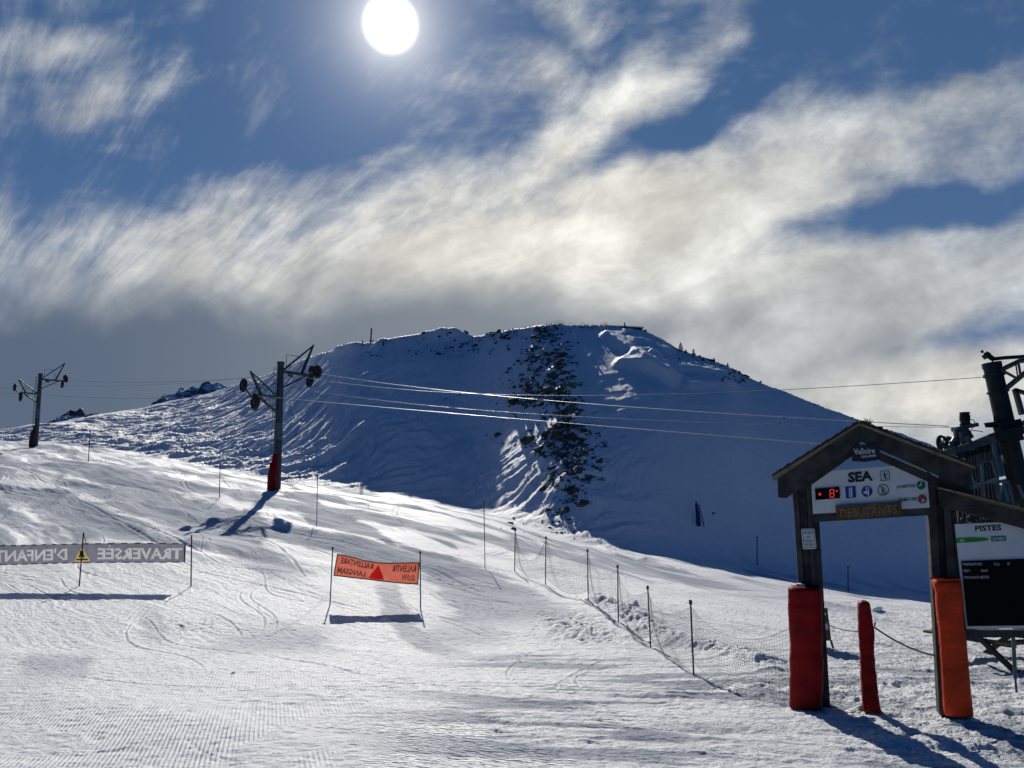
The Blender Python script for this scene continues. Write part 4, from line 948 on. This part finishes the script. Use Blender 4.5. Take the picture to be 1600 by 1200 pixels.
# A-frame board behind the left post
p = G(1302, 1013); ap = Plane(p, p + Vector((1, .5, 0)))
af = thing('sandwich_board', p, 'small black folding board half hidden behind the left gate post', 'sign')
mb = MB(); ap.prism(mb, [(1268, 951), (1293, 951), (1299, 1001), (1274, 1001)], .0, -.03); pn = mb.build('front_panel', M['black'], af)
mb = MB(); ap.prism(mb, [(1268, 951), (1293, 951), (1302, 998), (1277, 998)], -.28, -.31); mb.build('rear_panel', M['black'], af)
for a0, a1 in (((1298, 1000), (1302, 1013)), ((1275, 1000), (1278, 1013))): MB().bar(ap.p(*a0), ap.p(*a1), .03).build('leg', M['black'], af)
MB().bar(ap.p(1293, 951), ap.p(1293, 951) - ap.n * .3, .02).build('hinge', M['black'], af)
mb = MB(); ap.prism(mb, [(1289, 974), (1292, 973), (1294, 979), (1293, 985), (1290, 983)], .004, .001); mb.build('pale_print', M['screentext'], pn); mb = MB(); ap.prism(mb, [(1285, 958), (1290, 957), (1290.5, 961), (1286, 962)], .004, .001); mb.build('pale_print', M['screentext'], pn)

# ------------------------------------------------------------------ piste information board with its own little roof
ib = thing('piste_board', GP.p(1588, 1079, -.1), 'piste information board with black screen under a sloping wooden roof', 'information board')
IB = GP
mb = MB(); IB.prism(mb, [(1463, 767), (1640, 811), (1640, 838), (1467, 791)], .15, .08); mb.build('fascia', M['wood2'], ib, bevel=.004)
q0, q1 = IB.p(1462, 765), IB.p(1642, 809); mb = MB()
for k in range(10):
    a_ = q0.lerp(q1, k / 10); b_ = q0.lerp(q1, min(1, (k + 1.1) / 10)); th = Vector((0, 0, .03)); l_ = Vector((0, 0, .012))
    mb.prism([a_ + IB.n * .2, b_ + IB.n * .2, b_ + IB.n * .2 + th, a_ + IB.n * .2 + th + l_], [a_ - IB.n * .9, b_ - IB.n * .9, b_ - IB.n * .9 + th, a_ - IB.n * .9 + th + l_])
rf = mb.build('roof', M['wood2'], ib); MB().bar(q0 + IB.n * .205 + Vector((0, 0, .012)), q1 + IB.n * .205 + Vector((0, 0, .012)), .014, .024).build('edge_board', M['edge'], rf)
pb = IB.prism(MB(), [(1491, 819), (1558, 815.8), (1598, 825.5), (1640, 834), (1640, 981), (1508.5, 982)], .04, .0).build('white_panel', M['white'], ib, bevel=.003)
sc_ = IB.prism(MB(), [(1500.5, 876.5), (1634, 871.5), (1634, 976), (1510.5, 977.5)], .060, .045).build('screen', M['screen'], ib)
LQ = lambda bl, br, h, d=.045: IB.quad(bl, br, (br[0] - h * .07, br[1] - h), (bl[0] - h * .07, bl[1] - h), d=d)
mb = MB(); lettering(mb, 'PISTES', LQ((1522.5, 830.5), (1563.5, 828.5), 9.0), .035); mb.build('heading', M['black'], pb)
ar = IB.prism(MB(), [(1492.5, 840.7), (1520, 839.5), (1535, 840), (1543, 841.5), (1543, 843.8), (1530, 846), (1510, 847.6), (1493, 848)], .048, .043).build('green_piste_arrow', M['green'], pb)
mb = MB(); lettering(mb, 'SEA', LQ((1498.5, 846), (1506, 845.7), 3.6, .050), .03); mb.build('arrow_text', M['white'], ar)
bx = IB.prism(MB(), [(1547, 838.3), (1570, 837.3), (1570.5, 845), (1547.5, 846)], .048, .043).build('status_box', M['dgreen'], pb)
mb = MB(); lettering(mb, 'OUVERT', LQ((1549, 844.6), (1569, 843.8), 5.0, .050), .02); mb.build('status_text', M['white'], bx)
for txt, x0, x1, y in (('TEMPERATURE :', 1502.5, 1534, 883.5), ('C.à', 1551, 1559.5, 883), ('m', 1572, 1575.5, 882.6), ('VENT :', 1503.5, 1515, 893.5), ('0km/h', 1531, 1541.5, 893), ('TENDANCE METEO', 1504.5, 1544, 904)):
    mb = MB(); lettering(mb, txt, LQ((x0, y), (x1, y - (x1 - x0) * .02), 4.2, .0625), .016); mb.build('screen_text', M['screentext'], sc_)
mb = MB(); IB.prism(mb, [(1507, 984), (1640, 984), (1640, 995), (1509, 996)], .03, -.06); mb.build('lower_beam', M['wood'], ib, bevel=.004)
mb = MB(); mb.tube([IB.p(1583, 994, -.09), IB.p(1586.5, 1060, -.09)], .022, 8); mb.tube([IB.p(1586.5, 1060, -.09), IB.p(1588.5, 1082, -.09)], .013, 8); mb.build('prop_leg', M['steel'], ib)
mb = MB(); IB.prism(mb, [(1480, 790), (1489, 792), (1510, 996), (1501, 996)], -.06, -.12); mb.build('side_post', M['wood'], ib)

# ------------------------------------------------------------------ drive station
TY_ = 20.0
def T(px, py, d=0.0): return P(px, py, TY_ + d)
foot = T(1640, 965); foot = Vector((T(1588, 740).x + (T(1588, 740) - T(1549, 567)).x * 1.45, TY_, 0)); foot.z = float(gz(foot.x, foot.y)[0])
ds_ = thing('drive_station', foot, 'dark steel drive station of the drag lift behind the gate, at the right edge', 'lift station')
tdir = (T(1588, 740) - T(1549, 567)); 
def ax(t): return T(1549, 567) + tdir * t
mb = MB(); mb.tube([ax(0), ax(1.2), foot - Vector((0, 0, .4))], [.215, .25, .27], 18); po = mb.build('pole', M['blacksteel'], ds_)
for a0, a1, r0 in ((0, .045, .235), (.10, .125, .26), (.26, .275, .265)): MB().tube([ax(a0), ax(a1)], r0, 18).build('pole_collar', M['blacksteel'], po)
mb = MB()
for d in (-.35, .35):
    mb.tube([T(1560, 580, d * .4), T(1593, 564, d), T(1650, 558, d)], .065, 6); mb.tube([T(1567, 611, d * .4), T(1605, 580, d), T(1650, 566, d)], .075, 6)
    mb.tube([T(1565, 578, d * .6), T(1590, 592, d)], .035, 6); mb.tube([T(1587, 567, d), T(1590.5, 590, d)], .02, 5); mb.tube([T(1591, 566, d), T(1595, 588, d)], .032, 6); mb.tube([T(1605, 563, d), T(1612, 575, d)], .03, 6)
mb.bar(T(1640, 560, -.4), T(1640, 560, .4), .1); mb.bar(T(1605, 579, -.4), T(1605, 579, .4), .08); mb.build('top_arm', M['dsteel'], ds_)
mb = MB(); mb.tube([T(1552, 561), T(1570, 559), T(1650, 554)], .05, 6); mb.tube([T(1552, 561), T(1543, 555)], [.07, .075], 8); mb.tube([T(1543, 557), T(1537, 552)], [.12, .10], 8); mb.tube([T(1536, 551), T(1533, 547.5)], .035, 6); mb.tube([T(1551, 562), T(1551, 569)], .02, 5); mb.build('lamp_bracket', M['blacksteel'], ds_)
mb = MB(); mb.bar(T(1586, 608), T(1597, 648), .11, .11, up=(0, 1, 0)); mb.bar(T(1585, 609), T(1604, 615), .11, .09); mb.bar(T(1604, 615), T(1650, 617), .11, .09); mb.build('cable_guard', M['dsteel'], ds_)
# main beams sloping up to the right
mb = MB()
for d in (-.55, .45): mb.bar(T(1476, 709, d), T(1650, 656, d), .10, .17)
mb.bar(T(1520, 693, .1), T(1650, 640, .1), .12, .12)
for x in (1484, 1500, 1520, 1545, 1560, 1600): mb.bar(T(x, 709 - (x - 1476) * .305, -.55), T(x, 709 - (x - 1476) * .305, .45), .08, .12)
mb.build('drive_beam', M['dsteel'], ds_)
mb = MB(); mb.bar(T(1556, 684, -.6), T(1594, 672, -.6), .2, .22); mb.bar(T(1558, 671, -.3), T(1592, 664, -.3), .3, .3); mb.bar(T(1560, 692, 0), T(1592, 684, 0), .4, .14); mb.build('pole_bracket', M['blacksteel'], ds_)
# drive wheel, its plane nearly edge on
c = T(1473, 695, -.1); axw = Vector((.5, -.86, .10)).normalized(); wh = MB(); wh.torus(c, axw, .225, .035, 32, 8); wh.torus(c + axw * .05, axw, .21, .02, 32, 6)
w_ = wh.build('drive_wheel', M['rubber'], ds_); h = MB(); u = axw.orthogonal().normalized(); v = axw.cross(u)
for k in range(6): h.bar(c, c + (u * math.cos(k * 1.047 + .3) + v * math.sin(k * 1.047 + .3)) * .22, .035, .035, up=axw)
h.disc(c, axw, .06, .16, 14); h.build('spokes', M['dsteel'], w_)
mb = MB(); mb.bar(T(1475, 695, .0), T(1488, 709, .0), .07, .09); mb.bar(T(1478, 684, .1), T(1496, 689, .1), .1, .1); mb.bar(T(1483, 700, -.2), T(1492, 683, -.2), .06, .08); mb.disc(T(1486, 699, .2), axw, .14, .06, 18); mb.disc(T(1490, 693, -.1), axw, .11, .05, 18); mb.build('wheel_fork', M['steel'], ds_)
# gearbox and motor
mb = MB(); mb.bar(T(1491, 671), T(1524, 664), .30, .10); mb.bar(T(1493, 671, -.1), T(1497, 703, -.1), .09, .10, up=(0, 1, 0)); mb.bar(T(1505, 668, .15), T(1508, 703, .15), .2, .12, up=(0, 1, 0)); mb.bar(T(1500, 683), T(1512, 676), .3, .3); mb.build('gearbox_frame', M['dsteel'], ds_)
mb = MB(); mb.disc(T(1507.5, 653.5), (0, 0, 1), .115, .31, 20); mb.disc(T(1507.5, 645.5), (0, 0, 1), .122, .03, 20); mb.disc(T(1509, 664), (0, 0, 1), .14, .07, 20)
for k in range(10): mb.bar(T(1507.5, 649) + Vector((.12 * math.cos(k * .628), .12 * math.sin(k * .628), 0)), T(1507.5, 658) + Vector((.12 * math.cos(k * .628), .12 * math.sin(k * .628), 0)), .012, .012)
mo = mb.build('motor', M['blacksteel'], ds_)
MB().tube([T(1515, 656, -.1), T(1520, 655.5, -.1), T(1523, 659, -.1), T(1523.5, 664, -.1), T(1517, 672, -.1), T(1517.5, 680, -.1)], .011, 6).build('motor_cable', M['rubber'], mo)
mb = MB(); mb.tube([T(1509, 682, -.3), T(1519, 698, -.3)], .075, 12); mb.tube([T(1519, 698, -.3), T(1522, 702, -.3)], .05, 10); mb.build('damper', M['steel'], ds_)
mb = MB(); mb.tube([T(1519, 672.5), T(1530, 673.5), T(1536, 675)], .012, 5); mb.prism([T(1537, 661, -.4), T(1553, 659, -.4), T(1558, 668, -.4), T(1540, 668, -.4)], [T(1537, 661, .2), T(1553, 659, .2), T(1558, 668, .2), T(1540, 668, .2)]); mb.tube([T(1553, 650), T(1555, 672)], .02, 6); mb.build('switch_hood', M['blacksteel'], ds_)
# service platform hanging under the beam
mb = MB()
for d in (-.9, .1): mb.bar(T(1492, 771, d), T(1558, 748, d), .07, .09)
for k in range(9): mb.bar(T(1492 + k * 8.2, 771 - k * 2.85, -.9), T(1492 + k * 8.2, 771 - k * 2.85, .1), .10, .03)
pf = mb.build('service_platform', M['steel'], ds_)
for d in (-.95, .12):
    mb = MB()
    mb.tube([T(1512, 730, d), T(1549, 718.5, d), T(1558, 748, d)], .022, 6); mb.tube([T(1491, 768, d), T(1512, 730, d)], .02, 6) if d > 0 else mb.tube([T(1513, 737, d), T(1525, 756, d)], .02, 6)
    mb.tube([T(1495, 767, d), T(1556, 746.5, d)], .022, 6)
    for k in range(7): x = 1500 + k * 9; mb.tube([T(x, 765.5 - (x - 1495) * .336, d), T(x + 1.2, 771 - (x - 1495) * .336, d)], .012, 5)
    mb.tube([T(1515, 730, d), T(1519, 760, d)], .02, 6); mb.tube([T(1533, 724, d), T(1536, 754, d)], .03, 6)
    mb.build('handrail', M['steel'], pf)
mb = MB()
for a_, b_ in (((1547, 678), (1564, 745)), ((1552, 677), (1569, 744)), ((1556, 684), (1562, 712))): mb.bar(T(*a_, -.5), T(*b_, -.5), .06, .07, up=(0, 1, 0))
for k in range(9): mb.bar(T(1547.5 + k * 2, 682 + k * 7.6, -.5), T(1553 + k * 2, 681 + k * 7.6, -.5), .03, .03)
for a_, b_ in (((1567, 750), (1577, 790)), ((1575, 752), (1583, 790)), ((1562, 758), (1562, 795)), ((1591, 757), (1600, 778))): mb.bar(T(*a_, -.3), T(*b_, -.3), .05, .06, up=(0, 1, 0))
mb.build('ladder', M['bluepanel'], ds_)
mb = MB(); mb.prism([T(1566, 752, .3), T(1579, 756, .3), T(1584, 797, .3), T(1563, 797, .3)], [T(1566, 752, .36), T(1579, 756, .36), T(1584, 797, .36), T(1563, 797, .36)]); mb.bar(T(1555, 754, .1), T(1592, 746, .1), .3, .06); mb.build('guard_panel', M['bluepanel'], ds_)
mb = MB(); mb.prism([T(1513, 700, .8), T(1553, 690, .8), T(1560, 740, .8), T(1563, 830, .8), T(1497, 830, .8), T(1500, 700, .8)], [q + Vector((0, .5, 0)) for q in (T(1513, 700, .8), T(1553, 690, .8), T(1560, 740, .8), T(1563, 830, .8), T(1497, 830, .8), T(1500, 700, .8))]); mb.build('counterweight_casing', M['blacksteel'], ds_)
# the tow hangers parked under the beam
labs = []
def hanger(i):
    x = 1494 + i * 3.6; y0 = 712 - (x - 1476) * .30; d = -.3 + .12 * (i % 3); Lh = 1.0 + .12 * math.sin(i * 2.1)
    a_ = T(x, y0, d); t = thing('tow_hanger', a_, '', 'tow bar', 'tow hangers parked under the drive beam')
    b_ = a_ + Vector((.05 * math.sin(i), .0, -1.75 * Lh)); MB().tube([a_, a_.lerp(b_, .5) + Vector((.012, 0, 0)), b_], .012, 6).build('rod', M['steel'], t)
    m = MB(); m.disc(b_, Vector((.5, -.8, .25)), .10, .03, 16); m.build('seat_disc', M['rubber'], t)
    m = MB(); m.tube([a_ + Vector((0, 0, .06)), a_ + Vector((0, 0, -.22))], .035, 8); m.build('spring_box', M['blacksteel'], t)
    return t
for i in range(18):
    hanger(i)['label'] = 'grey tow hanger in the packed row hanging under the drive beam'

# picnic table beyond the board
p = G(1562, 1032); t = thing('picnic_table', p, 'dark picnic table with crossed legs seen below the piste board', 'table')
e = Vector((.93, .36, 0)).normalized(); q = Vector((-e.y, e.x, 0)); LL = lambda x, y, z: p + e * x + q * y + Vector((0, 0, z))
mb = MB()
for k in range(5): mb.bar(LL(-.85, -.34 + k * .17, .74), LL(.85, -.34 + k * .17, .74), .15, .035)
mb.build('tabletop', M['wood3'], t)
for y in (-.72, .72): mb = MB(); mb.bar(LL(-.85, y, .44), LL(.85, y, .44), .24, .04); mb.build('bench', M['wood3'], t)
for x in (-.6, .6):
    for s_ in (-1, 1): MB().bar(LL(x + .03 * s_, s_ * .78, -.05), LL(x + .03 * s_, -s_ * .22, .72), .05, .09).build('leg', M['blacksteel'], t)
    MB().bar(LL(x, -.78, .40), LL(x, .78, .40), .05, .08).build('bench_bearer', M['blacksteel'], t)

# ------------------------------------------------------------------ poles, net, banners
def stick(px, py0, py1, r, name='marker_pole', m='polem', near=6.0, xt=None):
    f_ = G(px, py1, near); tp = P(xt if xt else px, py0, f_.y); return f_, tp
def marker(px, py0, py1, lab, r=.016, near=6.0, xt=None, m='polem', grp='thin piste marker poles'):
    f_, tp = stick(px, py0, py1, r, near=near, xt=xt); t = thing('marker_pole', f_, lab, 'marker pole', grp)
    MB().tube([f_ - Vector((0, 0, .2)), tp], r * f_.y / 30, 6).build('shaft', M[m], t); MB().disc(tp, (0, 0, 1), r * 1.7 * f_.y / 30, .05 * f_.y / 30, 8).build('tip', M[m], t); return t
marker(138, 674, 722, 'thin marker pole right of the farther lift tower, leftmost of all', near=30, xt=141)
marker(343, 726, 778, 'thin marker pole left of the nearer tower beside its red pad', near=25, xt=344)
marker(495, 745, 822, 'thin marker pole right of the nearer lift tower, standing in lit snow', near=25, xt=496)
marker(758, 784, 887, 'tall thin marker pole standing just left of where the net begins', near=15, xt=756)
marker(1183, 839, 883, 'thin marker pole in the blue shade right of the navy padded one', near=30, r=.02)
marker(1325, 886, 925, 'short thin marker pole in the shade seen through the gate', near=30, r=.02)
marker(1101, 790, 824, 'thin slanting pole beside the navy padded pole on the shaded slope', near=35, r=.018, xt=1093)
f_ = G(1092, 823, 35); t = thing('padded_pole', f_, 'navy padded pole leaning on the shaded slope', 'padded pole')
MB().tube([f_, P(1090.5, 803, f_.y), P(1088, 787, f_.y)], [.14, .15, .10], 8).build('padding', M['bluepole'], t); MB().tube([P(1088, 787, f_.y), P(1087.5, 783.5, f_.y)], .05, 6).build('pole_tip', M['bluepole'], t)
p = G(1114, 803, 35); o = MB(); o.add([p + Vector((v.x * .12, v.y * .1, v.z * .12)) for v in RGB[2][0]], RGB[2][1]); recenter(tag(o.build('small_rock', M['rock']), 'tiny dark rock on the smooth shaded slope right of the navy pole', 'rock'), p)

POSTS = [(804, 893, 828, 805), (852, 914, 840, 853), (919, 938, 860, 918), (966, 972, 885, 965), (1017, 1012, 918, 1012), (1084, 1055, 941, 1079)]
feet = []; lastY = 1e9
net = None
for k, (fx, fy, ty, tx) in enumerate(POSTS):
    f_ = G(fx, fy); tp = P(tx, ty, f_.y); feet.append((f_, tp))
net = thing('safety_net', feet[-1][0], 'sagging dark safety net on six thin posts ending at the left gate post', 'net fence')
for f_, tp in feet:
    o = MB().tube([f_ - Vector((0, 0, .25)), tp], .014 * max(1, f_.y / 22), 7).build('post', M['polem'], net); MB().disc(tp, (0, 0, 1), .028 * max(1, f_.y / 22), .07, 8).build('post_cap', M['polem'], o)
endt, endb = GP.p(1240, 980, -.05), GP.p(1242, 1089, -.05)
tops = [f_.lerp(tp, .93) for f_, tp in feet] + [endt]; bots = [f_.lerp(tp, .20) for f_, tp in feet] + [endb]
mb = MB(); rims = MB()
for i in range(len(tops) - 1):
    L = (tops[i + 1] - tops[i]).length; H = (tops[i] - bots[i]).length; nn = max(8, int(L / (.065 * max(1, tops[i].y / 16)))); last = i == len(tops) - 2
    sg_t = H * (.36 if last else .30); sg_b = H * (.30 if last else .26); nv = 14 if tops[i].y > 20 else 17
    if i == 0: sg_t = H * .75
    yaw = Vector(((tops[i + 1] - tops[i]).y, -(tops[i + 1] - tops[i]).x, 0)).normalized()
    def npt(u, v):
        c_ = 4 * u * (1 - u); t_ = tops[i].lerp(tops[i + 1], u) - Vector((0, 0, sg_t * c_)); b_ = bots[i].lerp(bots[i + 1], u) - Vector((0, 0, sg_b * c_))
        z0 = float(smooth_z(np.array([b_.x]), np.array([b_.y]))[0]) + .03
        if b_.z < z0: b_.z = z0
        return b_.lerp(t_, v) + yaw * .10 * c_ * math.sin(v * 2.6) + yaw * .02 * math.sin(u * 17 + v * 5)
    rr_ = .0015 * max(1.0, tops[i].y / 17)
    for j in range(nv + 1):
        tgt = rims if j in (0, nv) else mb; tgt.tube([npt(k / 18, j / nv) for k in range(19)], rr_ * (2.0 if j in (0, nv) else 1), 3 if j not in (0, nv) else 5, cap=False)
    for k in range(nn + 1): mb.tube([npt(k / nn, j / 6) for j in range(7)], rr_, 3, cap=False)
mb.build('mesh', M['net'], net); rims.build('border_cord', M['net'], net)

class Sheet:
    def __init__(s, top, bot, bow=0.0, wave=0.0, yaw=Vector((0, -1, 0))):
        s.t, s.b, s.bow, s.wave, s.yaw = top, bot, bow, wave, yaw
    def cr(s, L, u):
        n = len(L) - 1; x = min(max(u, 0), 1) * n; i = min(int(x), n - 1); f = x - i; e = [L[0] * 2 - L[1]] + L + [L[-1] * 2 - L[-2]]
        a, b, c_, d = e[i], e[i + 1], e[i + 2], e[i + 3]
        return .5 * (2 * b + (c_ - a) * f + (2 * a - 5 * b + 4 * c_ - d) * f * f + (3 * b - a - 3 * c_ + d) * f ** 3)
    def __call__(s, u, v, d=0.0):
        p = s.cr(s.b, u).lerp(s.cr(s.t, u), v); return p + s.yaw * (d + s.bow * math.sin(v * math.pi) * 1.0 + s.wave * math.sin(u * 19 + v * 3) * math.sin(v * 2.2 + .3))
def sheet_mesh(sh, nu, nv, th=.004):
    mb = MB(); vs = [sh(i / nu, j / nv) for j in range(nv + 1) for i in range(nu + 1)]; w = nu + 1
    mb.add(vs, [(j * w + i, j * w + i + 1, (j + 1) * w + i + 1, (j + 1) * w + i) for j in range(nv) for i in range(nu)], True); return mb
def on_sheet(mb, sh, txt, u0, u1, v0, v1, bold, d=.006, skew=0.0):
    """mirrored print: starts at u1 and runs left to u0, as seen from behind the banner"""
    vs, fs, asp = text_geo(txt, bold, 1); mb.add([sh(u1 + (u0 - u1) * x, v0 + (v1 - v0) * y, d) for x, y in vs], fs)

# grey crossing banner
fa, fb_ = G(125, 916), G(299, 917); Yb = (fa.y + fb_.y) / 2
def B(x, y, o=0.0): return P(x, y, Yb + o)
gb = thing('crossing_banner', fb_, 'long grey banner reading traversée d’enfants from behind, at the left edge', 'banner')
gb['label'] = 'long grey mesh banner with pale mirrored capitals, strung at the left edge'
sh = Sheet([B(-150, 856), B(-80, 854.5), B(0, 852.5), B(65, 851), B(130, 849.5), B(210, 848.8), B(289.5, 849.2)], [B(-150, 884), B(-80, 883.5), B(0, 882.6), B(65, 881), B(130, 879.2), B(210, 878.8), B(288, 878.6)], .02, .006)
ub = lambda x: (x + 150) / 439.5
def ux(x):           # photo x -> u on the sheet (its control points are unevenly spaced)
    lo, hi = 0.0, 1.0
    for _ in range(30):
        m_ = (lo + hi) / 2
        if proj(sh(m_, .5))[0] < x: lo = m_
        else: hi = m_
    return (lo + hi) / 2
W_ = print_polys('TRAVERSEE', ux(152), ux(284.5), .15, .77, .03) + [[(ux(169), .80), (ux(173), .80), (ux(170.5), .94)]] + print_polys("D'ENFANTS", ux(-24), ux(105), .15, .77, .03)
f0, f1, f2 = raster_sheet(sh, 700, 36, [W_, [[(ux(114.5), .05), (ux(141), .05), (ux(128), .86)]]])
cl = f0.build('fabric', M['greycloth'], gb); f1.build('pale_letters', M['greyletters'], cl, kind='stuff'); tr_ = f2.build('warning_triangle', M['yellowprint'], cl)
mb = MB(); xs = lambda x, v: sh(ux(x), v, .010)
for l in ((124, .28, 127, .5), (131, .28, 129, .5), (126.5, .5, 126, .62), (129.5, .5, 130, .6)): 
    a_, b_ = xs(l[0], l[1]), xs(l[2], l[3]); mb.bar(a_, b_, .05, .006, up=(0, -1, 0))
mb.bar(xs(119, .17), xs(137, .17), .006, .04, up=(0, 0, 1)); mb.build('triangle_figure', M['brownprint'], tr_)
mb = MB()
for k in range(24):
    u_ = k / 24; mb.add([sh(u_, .96, .006), sh(u_ + .02, .96, .006), sh(u_ + .02, 1.02, .006), sh(u_, 1.02, .006)], [(0, 1, 2, 3)]); mb.add([sh(u_, -.02, .006), sh(u_ + .026, -.02, .006), sh(u_ + .026, .03, .006), sh(u_, .03, .006)], [(0, 1, 2, 3)])
mb.build('edge_webbing', M['rubber'], cl)
mb = MB(); mb.tube([sh(1, 0), sh(1, 1)], .022, 6); mb.build('end_batten', M['rubber'], gb)
for (fx, fy), (tx, ty), lab in (((124, 916), (130.5, 832), 'leaning pole through the middle of the banner'), ((299, 917), (299.5, 836), 'upright pole at the right end')):
    f_ = G(fx, fy); tp = P(tx, ty, f_.y); o = MB().tube([f_ - Vector((0, 0, .2)), tp], .020, 7).build('pole', M['polem'], gb); o['label'] = lab
mb = MB(); mb.tube([B(299.5, 838), sh(1, 1)], .008, 5); mb.tube([sh(1, 0), B(298, 884)], .008, 5); mb.tube([B(130.5, 832, -.1), B(135, 850, -.05)], .010, 5); mb.build('tie_cord', M['polem'], gb)

# orange slow-down banner
fa, fb_ = G(515, 945), G(657.5, 952); Yb = (fa.y + fb_.y) / 2
ob = thing('slow_banner', fa, 'orange banner with a red triangle and mirrored brown words, between two thin poles', 'banner')
sh = Sheet([B(527.5, 866), B(552, 871), B(577, 877.5), B(605, 879.8), B(630, 879.6), B(655, 879.2)], [B(522, 898.8), B(548, 902), B(575, 905), B(602, 908.4), B(628, 911), B(653, 912.6)], .015, .004)
W_ = print_polys('RALENTIR', ux(612), ux(649.5), .56, .88, .03) + print_polys('SLOW', ux(628), ux(648.5), .13, .43, .03) + print_polys('RALLENTARE', ux(531), ux(583), .60, .90, .03) + print_polys('LANGSAM', ux(528.5), ux(571.5), .12, .42, .03)
f0, f1, f2 = raster_sheet(sh, 420, 66, [W_, [[(ux(576), .07), (ux(589), .04), (ux(601.5), .08), (ux(590.5), .86)]]])
cl = f0.build('fabric', M['orangecloth'], ob); f1.build('mirrored_words', M['brownprint'], cl, kind='stuff'); f2.build('red_triangle', M['redprint'], cl)
mb = MB()
for a_, b_ in (((0, 0), (1, 0)), ((1, 0), (1, 1)), ((1, 1), (0, 1)), ((0, 1), (0, 0))):
    n_ = 24; mb.tube([sh(a_[0] + (b_[0] - a_[0]) * k / n_, a_[1] + (b_[1] - a_[1]) * k / n_, .004) for k in range(n_ + 1)], .016, 5)
mb.build('dark_hem', M['darkred'], cl)
for (fx, fy), (tx, ty) in (((515.5, 945), (520, 856)), ((657.5, 952), (656.5, 863))):
    f_ = G(fx, fy); tp = P(tx, ty, f_.y); o = MB().tube([f_ - Vector((0, 0, .2)), tp], .017, 7).build('pole', M['polem'], ob); MB().disc(tp, (0, 0, 1), .032, .06, 8).build('pole_cap', M['polem'], o)
mb = MB(); mb.tube([sh(0, 1), B(521, 863)], .006, 4); mb.tube([sh(0, 0), B(518, 900)], .006, 4); mb.tube([sh(1, 0), B(657, 916)], .006, 4); mb.build('tie_cord', M['polem'], ob)
